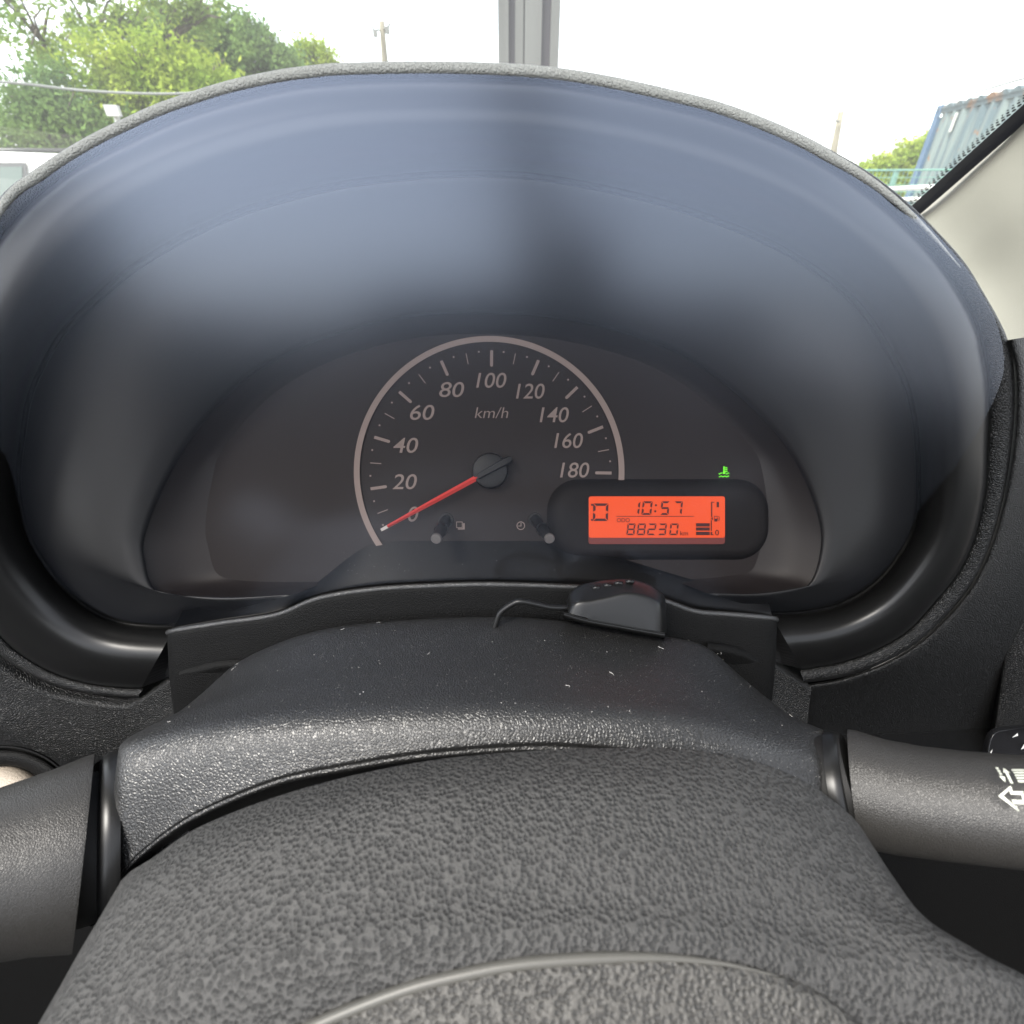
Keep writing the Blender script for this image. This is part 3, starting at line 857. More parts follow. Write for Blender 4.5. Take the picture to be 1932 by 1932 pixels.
# collar ring where the left stalk enters
lo = MB()
def qtube(path, rad): return [P(*p) for p in path], rad
def lw0(x): return (.15 + .8 * .1294) / (1 + .8 * (966 - x) / FQ)
def rw0(x): return .2155 / (1 + .69 * (x - 966) / FQ)
cl0, cl1 = P(194, 1580, lw0(194)), P(226, 1570, lw0(226))
ax = (cl1 - cl0).normalized()
edge_smooth(lo.tube([cl0 - ax * .001, cl0, cl0 + ax * .002, cl1], [.0215, .0235, .0242, .0242], 48).build('stalk_collar', M['satin'], column), 50)
pt_ = [P(222, 1571, lw0(222)), P(250, 1563, lw0(250) + .003), P(310, 1548, lw0(310) + .006), P(380, 1530, lw0(380) + .012)]
edge_smooth(MB().tube(pt_, [.0238, .0240, .0232, .0205], 56).build('stalk_socket', M['shroud'], column), 50)
cr0, cr1 = P(1597, 1487, rw0(1597)), P(1572, 1484, rw0(1572))
ax = (cr1 - cr0).normalized()
edge_smooth(MB().tube([cr0 - ax * .001, cr0, cr0 + ax * .002, cr1], [.0140, .0152, .0156, .0156], 48).build('stalk_collar', M['satin'], column), 50)

pt_ = [P(1576, 1484, rw0(1576)), P(1550, 1481, rw0(1550) + .003), P(1490, 1474, rw0(1490) + .006), P(1420, 1465, rw0(1420) + .012)]
edge_smooth(MB().tube(pt_, [.0154, .0158, .0155, .0140], 56).build('stalk_socket', M['shroud'], column), 50)

# ================================================================== STALKS
def lathe(path_pts, rads, seg=64):
    return MB().tube(path_pts, rads, seg)
ws = empty('wiper_stalk', P(170, 1602, .15), 'thick charcoal wiper stalk left of the steering column', 'stalk')
def lw(x):
    return (.15 + .8 * .1294) / (1 + .8 * (966 - x) / FQ)
sl = ((-330, 1748, 140), (-200, 1706, 141), (-100, 1672, 142), (0, 1640, 145), (80, 1618, 151), (150, 1600, 161), (158, 1598, 161))
edge_smooth(lathe([P(x, y, lw(x)) for x, y, k in sl], [k / FQ * lw(x) for x, y, k in sl]).build('lever', M['stalk'], ws), 50)
edge_smooth(lathe([P(x, y, lw(x)) for x, y in ((150, 1600), (180, 1592), (225, 1580))], [.0205, .0205, .0200], 48).build('neck', M['rubber'], ws), 50)
ind = empty('indicator_stalk', P(1620, 1500, .15), 'charcoal indicator and headlamp stalk with white arrow right of the steering column', 'stalk')
def rw(x):
    return .2155 / (1 + .69 * (x - 966) / FQ)
rp = [(1612, 1484, 100), (1618, 1485, 100), (1680, 1500, 97), (1760, 1512, 95), (1850, 1522, 95), (1932, 1529, 96), (2060, 1538, 98), (2200, 1545, 100)]
edge_smooth(lathe([P(x, y, rw(x)) for x, y, r in rp], [r / FQ * rw(x) for x, y, r in rp]).build('lever', M['stalk'], ind), 50)
edge_smooth(lathe([P(x, 1484, rw(x)) for x in (1540, 1590, 1616)], [.0140, .0143, .0143], 48).build('neck', M['rubber'], ind), 50)
def on_stalk(x, y, lift=.0003):
    f = (x - 1850) / 82.
    cy, rr, w = 1522 + 7 * f, 95.5, rw(x)
    d = max(-.97, min(.97, (y - cy) / rr))
    return P(x, y, w - (math.sqrt(1 - d * d) * rr / FQ * w) * .86 - .0011)
def spoly(mb, pts):
    # keep symbol polygons short so that they follow the round lever
    vs = [on_stalk(*p) for p in pts]
    mb.add(vs, [tuple(range(len(vs)))])
sy = MB()
AX = lambda z: 2700 + z / 4.829
def sq(z): return ((2700 + z[0] / 4.829) / 1.5487, (2050 + z[1] / 4.829) / 1.5487)
for pts in ([(1005, 925), (1045, 928), (1058, 958), (1022, 955)], [(1030, 965), (1072, 968), (1085, 993), (1048, 992)], [(1055, 1003), (1092, 1006), (1104, 1033), (1068, 1030)],
            [(1056, 1045), (1140, 1060), (1152, 1138), (1120, 1115)],
            [(1120, 935), (1215, 1005), (1120, 1000)], [(1145, 1000), (1185, 1003), (1262, 1160), (1220, 1150)],
            [(1230, 955), (1420, 955), (1420, 978), (1245, 976)], [(1255, 990), (1420, 990), (1420, 1014), (1270, 1012)], [(1275, 1028), (1420, 1028), (1420, 1050), (1290, 1050)],
            [(1295, 1065), (1420, 1067), (1420, 1090), (1312, 1090)], [(1315, 1105), (1420, 1110), (1420, 1140), (1335, 1138)],
            [(1048, 1332), (1215, 1192), (1232, 1205), (1250, 1265), (1205, 1250), (1118, 1330)], [(1048, 1332), (1118, 1330), (1230, 1420), (1345, 1555), (1330, 1545)],
            [(1240, 1385), (1345, 1555), (1310, 1480), (1255, 1425)], [(1205, 1250), (1250, 1265), (1400, 1270), (1400, 1315), (1220, 1308)],
            [(1235, 1385), (1420, 1395), (1420, 1448), (1270, 1440)], [(1375, 1318), (1420, 1318), (1420, 1395), (1395, 1392)]):
    spoly(sy, [sq(z) for z in pts])
sy.build('lever_symbols', M['white_mark'], ind)

# ================================================================== STEERING WHEEL HUB
wheel = empty('steering_wheel', P(966, 1800, .10), 'dark grey pebbled steering wheel hub in the foreground', 'steering wheel')
C1 = [(215,1690),(234,1657),(284,1623),(368,1567),(501,1513),(646,1471),(800,1440),(950,1424),(1100,1416),(1286,1418),(1420,1440),(1520,1480),(1587,1525),(1625,1562)]
C2 = [(165,1770),(230,1690),(330,1632),(500,1565),(750,1505),(1000,1482),(1250,1484),(1450,1522),(1600,1592),(1682,1652)]
C3 = [(122,1850),(220,1770),(340,1712),(550,1645),(800,1600),(1000,1585),(1250,1590),(1480,1635),(1640,1690),(1740,1728)]
C4 = [(82,1925),(220,1850),(400,1780),(700,1712),(1000,1694),(1300,1702),(1560,1752),(1830,1792)]
C5 = [(30,2020),(220,1930),(400,1862),(700,1800),(1000,1782),(1300,1788),(1600,1840),(1960,1880)]
C6 = [(-40,2160),(200,2100),(400,2040),(700,1990),(1000,1970),(1300,1975),(1600,2020),(2020,2080)]
C7 = [(-140,2400),(200,2360),(700,2300),(1000,2290),(1300,2295),(1600,2320),(2100,2400)]
def hub_row(pts, w): return ends(pts, w, .045, 10, 30)
loft('hub_cover', [hub_row(lower(C1, 40), .150), hub_row(lower(C1, 6), .127), hub_row(C1, .1235), hub_row(C2, .113), hub_row(C3, .104), hub_row(C4, .0975), hub_row(C5, .0925), hub_row(C6, .088), hub_row(C7, .084)], M['hub'], wheel, 110, 6)
J = [(480,2010),(540,1968),(600,1932),(750,1872),(860,1842),(1000,1817),(1200,1806),(1350,1816),(1470,1842),(1560,1885),(1640,1950),(1680,2010)]
def hubw(x, y):
    """depth of the hub skin, interpolated from its rows at mid width"""
    k = [(1424, .1235), (1482, .113), (1585, .104), (1694, .0975), (1785, .0925), (1975, .088), (2290, .084)]
    yy = y - ((x - 1000) / 1000.) ** 2 * 70
    for (a, wa), (b, wb) in zip(k, k[1:]):
        if yy <= b: return wa + (wb - wa) * (yy - a) / (b - a)
    return .084
jr = [qc(lower(J, -4), lambda x, y: hubw(x, y) + .0006), qc(J, lambda x, y: hubw(x, y) - .0003), qc(lower(J, 12), lambda x, y: hubw(x, y) - .0010), qc(lower(J, 30), lambda x, y: hubw(x, y) - .0014),
      qc(lower(J, 70), lambda x, y: hubw(x, y) - .0018), qc(lower(J, 160), lambda x, y: hubw(x, y) - .0030), qc(lower(J, 330), lambda x, y: hubw(x, y) - .0040)]
hp = loft('horn_pad', jr, M['pad'], wheel, 70, 4)
MB().tube(spline(qc([p for p in J if p[0] < 1480], lambda x, y: hubw(x, y) - .0004), 60), [.0011 * min(1, (62 - k) / 24.) for k in range(60)], 8).build('seam_highlight', M['seam_lit'], hp, True)

# ================================================================== SMALL BLACK BOX WITH CORD
bz = empty('buzzer_box', P(1165, 1180, .187), 'small rounded black plastic box with thin cord on the steering column shroud', 'buzzer')
def zq(z): return (839.4 + z[0] * .26737, 1033.1 + z[1] * .26737)
backo = [zq(z) for z in ((850,455),(862,380),(880,330),(930,285),(1000,258),(1150,232),(1300,228),(1440,262),(1530,325),(1556,380),(1562,480),(1560,605))]
frnt = [zq(z) for z in ((868,462),(885,425),(905,385),(950,362),(1020,352),(1140,330),(1280,302),(1410,322),(1500,368),(1528,410),(1535,490),(1535,600))]
inn = [zq(z) for z in ((930,478),(940,440),(955,410),(990,395),(1050,385),(1150,362),(1280,335),(1390,352),(1470,395),(1492,430),(1497,500),(1497,592))]
ctr_ = [zq(z) for z in ((1000,495),(1020,480),(1050,460),(1080,455),(1120,450),(1180,440),(1280,430),(1350,440),(1400,460),(1420,480),(1430,520),(1430,580))]
loft('box_body', [qc(backo, .199), qc(backo, .193), qc(frnt, .186), qc(inn, .1842), qc(ctr_, .1838), qc([(zq((1010 + 415 * k / 11., 505 + 80 * k / 11.))) for k in range(12)], .1838)], M['satin'], bz, 50, 4)
basel = [zq(z) for z in ((840,462),(1000,508),(1200,545),(1400,582),(1552,608))]
loft('box_base', [qc(lower(basel, -6), .200), qc(lower(basel, -2), .1845), qc(lower(basel, 1), .1836), qc(lower(basel, 5), .1838), qc(lower(basel, 7), .186), qc(lower(basel, 10), .200)], M['satin'], bz, 30, 3)
rb = MB()
for z in ((1068, 285), (1150, 268), (1226, 252), (1305, 240)):
    c = P(*zq(z), .190)
    rb.tube([c + RIGHT * -.0014 - UP * .0003, c + UP * .0002, c + RIGHT * .0014 - UP * .0003], .0009, 8)
rb.build('grip_ribs', M['satin'], bz, True)
cord = [P(*zq(z), w) for z, w in (((330,640),.190),((370,505),.1885),((400,450),.188),((480,395),.187),((540,380),.1865),((640,398),.187),((740,420),.188),((850,425),.189),((900,425),.190))]
MB().tube(spline(cord, 40), .0011, 10).build('cord', M['satin'], bz, True)

# ================================================================== PILLAR TRIM AND WINDSCREEN
pil = empty('pillar_trim', P(1800, 450, .45), 'pale beige windscreen pillar trim right of the instrument hood', 'pillar trim')
E = [[(1640,470,.540),(1735,403,.50),(1835,308,.45),(1935,212,.405),(2060,95,.35)],
     [(1643,472,.534),(1740,407,.495),(1841,314,.445),(1942,219,.400),(2068,104,.345)],
     [(1655,490,.520),(1756,424,.482),(1858,332,.433),(1960,240,.390),(2088,128,.336)],
     [(1700,560,.500),(1806,478,.462),(1905,392,.415),(2010,310,.374),(2140,205,.322)],
     [(1760,620,.475),(1865,560,.44),(1960,500,.398),(2060,430,.358),(2200,330,.31)],
     [(1840,760,.43),(1895,750,.405),(1990,720,.375),(2100,680,.335),(2250,600,.29)]]
loft('trim_panel', [qc(e) for e in E], M['beige'], pil, 50, 6)
scr = empty('windscreen', P(1500, 300, .5), 'clear windscreen with black dotted edge band beside the pillar', 'windscreen')
e0, e1 = P(1640, 468, .545), P(2060, 92, .352)
ed = (e1 - e0).normalized()                     # up along the pillar
inl = Vector((-1, 0.10, 0)).normalized()        # along the glass to the left
# extend the sheet
g0, g1 = e0 - ed * .20, e1 + ed * .25
new_obj('glass_pane', [g0 + Vector((0.01, 0, 0)), g0 + inl * 1.45, g1 + inl * 1.35, g1 + Vector((0.01, 0, 0))], [(0, 1, 2, 3)], M['windscreen'], scr, False)
nrm = ed.cross(inl).normalized()
if nrm.y > 0: nrm = -nrm
def gp(s, off, lift=.0006):
    """s metres up the pillar edge, off metres into the glass"""
    return e0 + ed * s + inl * off + nrm * lift
Ltot = (e1 - e0).length
fb = MB()
fb.add([gp(-.06, -.012), gp(Ltot + .1, -.012), gp(Ltot + .1, .0052), gp(-.06, .0052)], [(0, 1, 2, 3)])
fb.build('edge_band', M['frit'], scr)
dots = MB()
nd_ = int((Ltot + .1) / .0040)
for row, (off, r) in enumerate(((.0074, .0013), (.0099, .00105), (.0120, .0007))):
    for i in range(nd_):
        sdn = -.03 + (i + (.5 if row % 2 else 0)) * .0040
        dots.add([gp(sdn + r * math.cos(k * math.pi / 4), off + r * math.sin(k * math.pi / 4)) for k in range(8)], [tuple(range(8))])
dots.build('dot_band', M['frit'], scr)

# ================================================================== UNSEEN CABIN ROUND THE CAMERA, ADDED FOR LIGHT AND LENS REFLECTION
M['headliner'] = grain(mat('pale_grey_headliner', (0.45, 0.44, 0.41), 0.9, 0.2), 500, 0.1, 0.0003)
M['seat'] = grain(mat('charcoal_seat_fabric', (0.035, 0.034, 0.036), 0.9, 0.2), 700, 0.3, 0.0004)
cabin = empty('car_cabin', Vector((-.3, -.2, 1.45)), 'added unseen headliner cut short to let light in, with dark door trims at both sides', 'car cabin')
Z0 = CAM.z
def slab(name, c, sz, m): return edge_smooth(MB().box(c, sz).build(name, m, cabin))
hl = []  # roof ends just behind the camera so sky and sun reach the hub
for y, z in ((.235, .335), (.20, .365), (.15, .38), (.07, .388), (-.01, .39), (-.07, .385)):
    hl.append([Vector((x, y - .05 * ((x + .3) / .7) ** 2, Z0 + z - .05 * abs((x + .3) / .72) ** 3)) for x in (-1.02, -.9, -.7, -.5, -.3, -.1, .1, .3, .42)])
hr = loft_pts(hl, 9, 3)
grid_mesh('headliner', hr, M['headliner'], cabin)
grid_mesh('roof_skin', [[p + Vector((0, 0, .03)) for p in r] for r in hr], M['headliner'], cabin)
slab('door_trim', (.52, -.32, Z0 - .52), (.07, .9, .80), M['dash'])
slab('door_trim', (-1.10, -.12, Z0 - .52), (.07, 1.3, .80), M['dash'])
slab('floor_pan', (-.3, -.6, Z0 - .80), (1.6, 2.6, .05), M['rubber'])
slab('rear_light_block', (-.3, -1.55, Z0 - .42), (1.5, .25, .76), M['seat'])  # added to block low light from behind
slab('quarter_light_block', (.52, -1.25, Z0 - .45), (.07, .86, .94), M['seat'])  # added side panels that cut low light from the rear
slab('quarter_light_block', (-1.12, -1.25, Z0 - .45), (.07, .86, .94), M['seat'])
seat = empty('driver_seat', Vector((0, -.55, Z0 - .55)), 'added charcoal driver seat with headrest, unseen, darkening the low part of the lens reflection', 'seat')
def pad(name, c, sz, tilt, m, bev):
    bm = bmesh.new(); bmesh.ops.create_cube(bm, size=1.0)
    for v in bm.verts: v.co = Vector((v.co.x * sz[0], v.co.y * sz[1], v.co.z * sz[2]))
    bmesh.ops.bevel(bm, geom=bm.edges[:], offset=bev, segments=5, affect='EDGES', profile=.6)
    rm = Matrix.Rotation(tilt, 3, 'X')
    vs = [rm @ v.co + Vector(c) for v in bm.verts]; fs = [tuple(v.index for v in f.verts) for f in bm.faces]
    bm.free()
    return new_obj(name, vs, fs, m, seat)
def passenger_pad(name, c, sz, tilt, m, bev):
    global seat
    keep, seat = seat, pseat
    o = pad(name, c, sz, tilt, m, bev)
    seat = keep
    return o
pseat = empty('passenger_seat', Vector((-.84, -.55, Z0 - .55)), 'added charcoal passenger seat, unseen, darkening the left of the lens reflection', 'seat', 'front seats')
seat['group'] = 'front seats'
passenger_pad('backrest', (-.86, -.60, Z0 - .16), (.42, .13, .74), math.radians(-12), M['seat'], .055)  # set outboard and tall to darken the left of the lens reflection
passenger_pad('seat_cushion', (-.82, -.33, Z0 - .56), (.50, .50, .14), math.radians(6), M['seat'], .05)
pad('backrest', (.0, -.62, Z0 - .27), (.50, .13, .58), math.radians(-14), M['seat'], .055)
pad('seat_cushion', (.0, -.33, Z0 - .56), (.50, .50, .14), math.radians(6), M['seat'], .05)
pad('headrest', (.115, -.72, Z0 + .075), (.15, .10, .13), math.radians(-8), M['seat'], .045)  # narrow and off centre, to thicken the dark streak in the lens
for x in (.05, .15):
    MB().tube([Vector((x, -.69, Z0 - .05)), Vector((x, -.71, Z0 + .1))], .006, 8).build('headrest_post', M['chrome'], seat, True)

# ================================================================== OUTSIDE
M['gravel'] = vary(mat('grey_yard_gravel', (0.2, 0.19, 0.17), 0.9), (0.16, 0.15, 0.14), (0.27, 0.255, 0.23), 0.6, 8)
gs = 260
grd = new_obj('ground', [(-gs, -gs, 0), (gs, -gs, 0), (gs, gs, 0), (-gs, gs, 0)], [(0, 1, 2, 3)], M['gravel'], None, False)
tag(grd, kind='structure')

def leaf_mat(name, c1, c2):
    m = bpy.data.materials.new(name); m.use_nodes = True
    nt = m.node_tree; nt.nodes.clear()
    out = nd(m, 'ShaderNodeOutputMaterial')
    oi = nd(m, 'ShaderNodeTexCoord')
    no = nd(m, 'ShaderNodeTexNoise', Scale=1.1, Detail=3.0)
    lk(m, oi.outputs['Object'], no.inputs['Vector'])
    rr = nd(m, 'ShaderNodeMapRange'); rr.inputs[1].default_value = .35; rr.inputs[2].default_value = .65
    lk(m, no.outputs['Fac'], rr.inputs[0])
    mx = nd(m, 'ShaderNodeMix', data_type='RGBA'); mx.inputs[6].default_value = (*c1, 1); mx.inputs[7].default_value = (*c2, 1)
    lk(m, rr.outputs[0], mx.inputs[0])
    df = nd(m, 'ShaderNodeBsdfDiffuse'); tl = nd(m, 'ShaderNodeBsdfTranslucent')
    lk(m, mx.outputs[2], df.inputs[0]); lk(m, mx.outputs[2], tl.inputs[0])
    ms = nd(m, 'ShaderNodeMixShader'); ms.inputs[0].default_value = .4
    lk(m, df.outputs[0], ms.inputs[1]); lk(m, tl.outputs[0], ms.inputs[2])
    lk(m, ms.outputs[0], out.inputs['Surface'])
    return m
LEAF = {'fresh': leaf_mat('fresh_green_leaves', (0.18, 0.27, 0.04), (0.34, 0.40, 0.07)),
        'mid': leaf_mat('mid_green_leaves', (0.14, 0.215, 0.06), (0.25, 0.32, 0.085)),
        'deep': leaf_mat('deep_green_leaves', (0.095, 0.165, 0.06), (0.18, 0.27, 0.075))}
M['bark'] = vary(mat('grey_brown_bark', (0.1, 0.08, 0.06), 0.9), (0.07, 0.055, 0.04), (0.14, 0.115, 0.09), (6, 6, 1.5))

def tree(label, blobs, kind, base, seed, leaf=0.16, dens=1.0, group='trees behind the yard', open_=0.0):
    """blobs: (centre, (rx, ry, rz)) lobes of the crown"""
    rnd = random.Random(seed)
    t = empty('tree', base, label, 'tree', group)
    lv, lf = [], []
    tw = MB()
    top = sum((b[0] for b in blobs), Vector()) / len(blobs)
    fork = base.lerp(Vector((base.x, base.y, top.z)), .55)
    h = (fork - base).length
    tw.tube([base, base.lerp(fork, .5) + Vector((rnd.uniform(-.08, .08), 0, 0)), fork], [.05 * h + .06, .04 * h + .05, .035 * h + .04], 10)
    for c, r in blobs:
        mid = fork.lerp(c, .5) + Vector((rnd.uniform(-.2, .2), rnd.uniform(-.2, .2), rnd.uniform(0, .3)))
        tw.tube([fork, mid, c], [.03 * h + .03, .02 * h + .02, .012 * h + .012], 7)
        for k in range(7):
            e = c + Vector((rnd.uniform(-1, 1) * r[0], rnd.uniform(-1, 1) * r[1], rnd.uniform(-.6, 1) * r[2])) * .85
            m0 = c.lerp(e, .5) + Vector((rnd.uniform(-.15, .15),) * 3)
            tw.tube([mid.lerp(c, .6), m0, e], [.012 * h + .014, .007 * h + .010, .004 * h + .005], 5)
        ncl = int(26 * dens * (r[0] * r[2]) ** .75) + 6
        for k in range(ncl):
            th, ph = rnd.uniform(0, 2 * math.pi), math.acos(rnd.uniform(-1, 1))
            rr = rnd.uniform(.45, 1.06)
            cc = c + Vector((r[0] * rr * math.sin(ph) * math.cos(th), r[1] * rr * math.sin(ph) * math.sin(th), r[2] * rr * math.cos(ph)))
            cs = rnd.uniform(.28, .62) * (1 - .35 * open_)
            for q in range(int(rnd.uniform(75, 140) * (1 - .45 * open_))):
                d = Vector((rnd.gauss(0, 1), rnd.gauss(0, 1), rnd.gauss(0, .7)))
                p = cc + d * cs * .55
                s = leaf * rnd.uniform(.30, .72)
                n = Vector((rnd.gauss(0, .7), rnd.gauss(0, .7), rnd.gauss(.5, .6))).normalized()
                a = n.orthogonal().normalized()
                a.rotate(Matrix.Rotation(rnd.uniform(0, 6.28), 3, n))
                b = n.cross(a)
                i0 = len(lv)
                lv += [p - a * s, p + b * s * .45, p + a * s, p - b * s * .45]
                lf.append((i0, i0 + 1, i0 + 2, i0 + 3))
    new_obj('crown', lv, lf, LEAF[kind], t, False)
    tw.build('trunk', M['bark'], t, True)
    return t

def B(qx, qy, Y, rq, ry=None, rz=None):
    """crown lobe at a sketch place, radii in sketch units"""
    c = AT(qx, qy, Y); d = DIR(qx, qy); w = Y / d.y
    k = w / FQ
    return (c, (rq * k, (ry or rq) * k * .8, (rz or rq) * k))
def ground_at(qx, Y):
    c = AT(qx, 300, Y); return Vector((c.x, c.y, 0))
tree('tall airy tree at the far left with sky showing through its upper branches', [B(60, 45, 19, 75), B(170, 30, 19, 80), B(260, 20, 19, 85), B(330, 60, 19, 75), B(230, 110, 19, 90), B(120, 140, 19, 70), B(380, 20, 19, 45)], 'mid', ground_at(190, 19), 3, .15, .42, open_=.85)
tree('bright yellow green tree in front of the tall airy tree', [B(210, 150, 16, 60), B(290, 150, 16, 70), B(370, 165, 16, 62), B(300, 225, 16, 80), B(220, 240, 16, 60), B(440, 200, 16, 45)], 'fresh', ground_at(300, 16), 5, .13, 1.15)
tree('olive green bush tree at the left edge below the wire', [B(80, 190, 15, 58), B(60, 240, 15, 60), B(130, 235, 15, 62), B(40, 300, 15, 60), B(130, 290, 15, 60), B(200, 280, 15, 55)], 'deep', ground_at(90, 15), 8, .13, 1.2)
tree('dark green round tree right of the bright tree', [B(375, 75, 24, 45), B(420, 95, 24, 52), B(470, 85, 24, 48), B(490, 130, 24, 48), B(430, 140, 24, 55), B(530, 120, 24, 26)], 'deep', ground_at(440, 24), 11, .17, 1.0)
tree('slim pale green tree between bright tree and dark round tree', [B(300, 60, 21, 35), B(320, 100, 21, 42), B(360, 130, 21, 40)], 'fresh', ground_at(320, 21), 13, .15, 1.0)
tree('small treetop peeking over the instrument hood', [B(580, 112, 30, 26), B(610, 118, 30, 24), B(556, 122, 30, 20)], 'fresh', ground_at(590, 30), 17, .17, 1.0)
tree('dense green tree left of the blue container', [B(1745, 290, 30, 36), B(1705, 310, 30, 34), B(1660, 328, 30, 26), B(1630, 335, 30, 20), B(1720, 345, 30, 40), B(1670, 355, 30, 30)], 'fresh', ground_at(1700, 30), 19, .18, 1.2)

# ---- wide grooved steel post ahead of the windscreen
M['steel'] = vary(mat('grey_painted_steel', (0.22, 0.22, 0.21), 0.5, 0.4), (0.085, 0.085, 0.082), (0.115, 0.115, 0.111), (9, 9, .8))
M['seal'] = mat('dark_post_seal', (0.035, 0.030, 0.040), 0.6)
PY = 3.4
def px(q): return AT(q, 60, PY).x
post = empty('steel_post', Vector((px(997), PY, 0)), 'wide grey grooved steel post in the middle ahead of the windscreen', 'post')
H = 5.0
for a, b, y0, dep in ((939.5, 959.5, 0, .12), (972, 987.5, .012, .1), (990, 1022, 0, .12), (1039, 1056, .0, .12)):
    MB().box(((px(a) + px(b)) / 2, PY + y0 + dep / 2, H / 2), (px(b) - px(a), dep, H)).build('channel', M['steel'], post)
for a, b in ((959.5, 972), (987.5, 990), (1022, 1039)):
    MB().box(((px(a) + px(b)) / 2, PY + .055, H / 2), (px(b) - px(a), .06, H)).build('seal_strip', M['seal'], post)

# ---- copy of the post, added behind the car for the dark lens streak
p2 = bpy.data.objects.new('steel_post', None); COL.objects.link(p2)
p2.location = Vector((.36, -3.3, 0)); p2.scale = (1.0, 1, 1); p2.rotation_euler = (0, math.radians(-7), 0); p2['category'] = 'post'
p2['label'] = 'added unseen grooved steel post behind the car, giving the dark streak in the lens'
for ch in [o for o in bpy.data.objects if o.parent == post]:
    c2 = ch.copy(); COL.objects.link(c2); c2.parent = p2
post['group'] = p2['group'] = 'steel posts in the yard'

# ---- lamp pole
M['wood'] = vary(mat('weathered_pole_wood', (0.3, 0.27, 0.22), 0.9), (0.15, 0.135, 0.105), (0.22, 0.20, 0.155), (8, 8, 1))
M['lampgrey'] = mat('grey_floodlight_metal', (0.16, 0.16, 0.15), 0.5, 0.4)
LY = 26
lp = empty('lamp_pole', ground_at(724, LY), 'pale wooden pole with two floodlights above the instrument hood', 'lamp pole')
pt = AT(720, 40, LY); pm = AT(726, 115, LY)
MB().tube([Vector((pm.x + .1, LY, 0)), pm, pt], [.16, .13, .10], 12).build('pole', M['wood'], lp, True)
for arm, head in (([(718, 58), (712, 56)], (708, 62)), ([(722, 54), (728, 53)], (731, 56))):
    lm = MB().tube([AT(*arm[0], LY), AT(*arm[1], LY - .2), AT(*head, LY - .4)], .03, 6).build('lamp_arm', M['lampgrey'], lp, True)
    MB().box(AT(head[0], head[1] + 1, LY - .45), (.15, .14, .20)).build('lamp_head', M['lampgrey'], lp)
for pts in ([(708, 60), (703, 52), (699, 49)], [(731, 53), (735, 46), (737, 44)]):
    MB().tube([AT(x, y, LY - .4) for x, y in pts], .035, 6).build('lamp_visor', M['lampgrey'], lp, True)

# ---- wooden pole on the right
up = empty('utility_pole', ground_at(1572, 28), 'leaning bare wooden pole right of the hood', 'pole')
a, b = AT(1587, 210, 28), AT(1572, 290, 28)
dd = (b - a) / (a.z - b.z)
MB().tube([b + dd * b.z, b, a], [.17, .15, .12], 12).build('shaft', M['wood'], up, True)
MB().tube([AT(1576, 227, 27.8), AT(1583, 230, 27.8)], .04, 6).build('bracket', M['lampgrey'], up, True)

# ---- little post with white box in front of the trees
M['offwhite'] = mat('off_white_paint', (0.45, 0.45, 0.42), 0.5)
sp = empty('camera_post', ground_at(222, 11), 'short white post with small white box in front of the trees', 'post')
a, b = AT(216, 203, 11), AT(225, 240, 11)
dd = (b - a) / (a.z - b.z)
MB().tube([b + dd * b.z, b, a], [.06, .05, .04], 10).build('shaft', M['offwhite'], sp, True)
MB().box(AT(213, 209, 10.9), (.20, .12, .15), .2).build('box', M['offwhite'], sp)

# ---- overhead wires
M['wire'] = mat('pale_grey_cable', (0.20, 0.205, 0.195), 0.6)
def wire(name, pts, Y, r, label):
    o = MB().tube(spline([AT(x, y, yy) for x, y, yy in pts], 30), r, 6).build(name, M['wire'], None, True)
    return tag(o, label, 'wire')
wire('overhead_wire', [(-500, 118, 9), (-120, 146, 10), (35, 157, 10.5), (110, 166, 10.8), (190, 173, 11), (320, 177, 11.4), (480, 170, 12)], 10, .018, 'thin pale wire crossing in front of the left trees')
wire('overhead_wire', [(1840, 175, 15), (1880, 163, 13.5), (1932, 148, 12), (2050, 120, 9)], 10, .022, 'thin grey wire above the blue container')

# ---- white estate car parked at the left
M['carwhite'] = mat('white_car_paint', (0.78, 0.78, 0.76), 0.25, 0.5)
M['carglass'] = mat('tinted_car_glass', (0.05, 0.075, 0.06), 0.08, 0.8)
M['cartrim'] = mat('grey_window_trim', (0.05, 0.05, 0.05), 0.4)
M['taillight'] = mat('red_tail_lamp', (0.55, 0.04, 0.03), 0.2, 0.5)
M['tyre'] = mat('black_tyre_rubber', (0.02, 0.02, 0.02), 0.8)
M['alloy'] = mat('silver_wheel_rim', (0.5, 0.5, 0.5), 0.3, 0.5, 0.8)
CYY = 6.0
c0 = AT(45, 288, CYY)
car = empty('parked_car', Vector((c0.x - 1.6, CYY + .85, 0)), 'white estate car parked at the left edge below the trees', 'car')
XR = AT(128, 300, CYY).x              # rear end of the roof
ZR = c0.z                             # roof height
def car_pt(x, z): return Vector((x, CYY, z))
prof = [(XR + .32, .32), (XR + .34, .62), (XR + .28, .90), (XR + .16, ZR - .30), (XR - .02, ZR - .06), (XR - .22, ZR), (XR - 1.2, ZR + .03), (XR - 2.2, ZR - .02), (XR - 2.95, .98), (XR - 4.0, .86), (XR - 4.15, .62), (XR - 4.15, .3)]
sec = []
for y, ins in ((CYY + .10, .06), (CYY, 0.0), (CYY + .02, 0), (CYY + 1.66, 0), (CYY + 1.68, 0), (CYY + 1.6, .06)):
    sec.append([Vector((x, y + (max(0, z - .9) * .28 if y < CYY + .9 else -max(0, z - .9) * .28), z - ins * (1 if z > ZR - .35 else 0))) for x, z in prof])
n = len(prof); vs = [p for s in sec for p in s]
fs = [(i * n + j, i * n + j + 1, (i + 1) * n + j + 1, (i + 1) * n + j) for i in range(len(sec) - 1) for j in range(n - 1)]
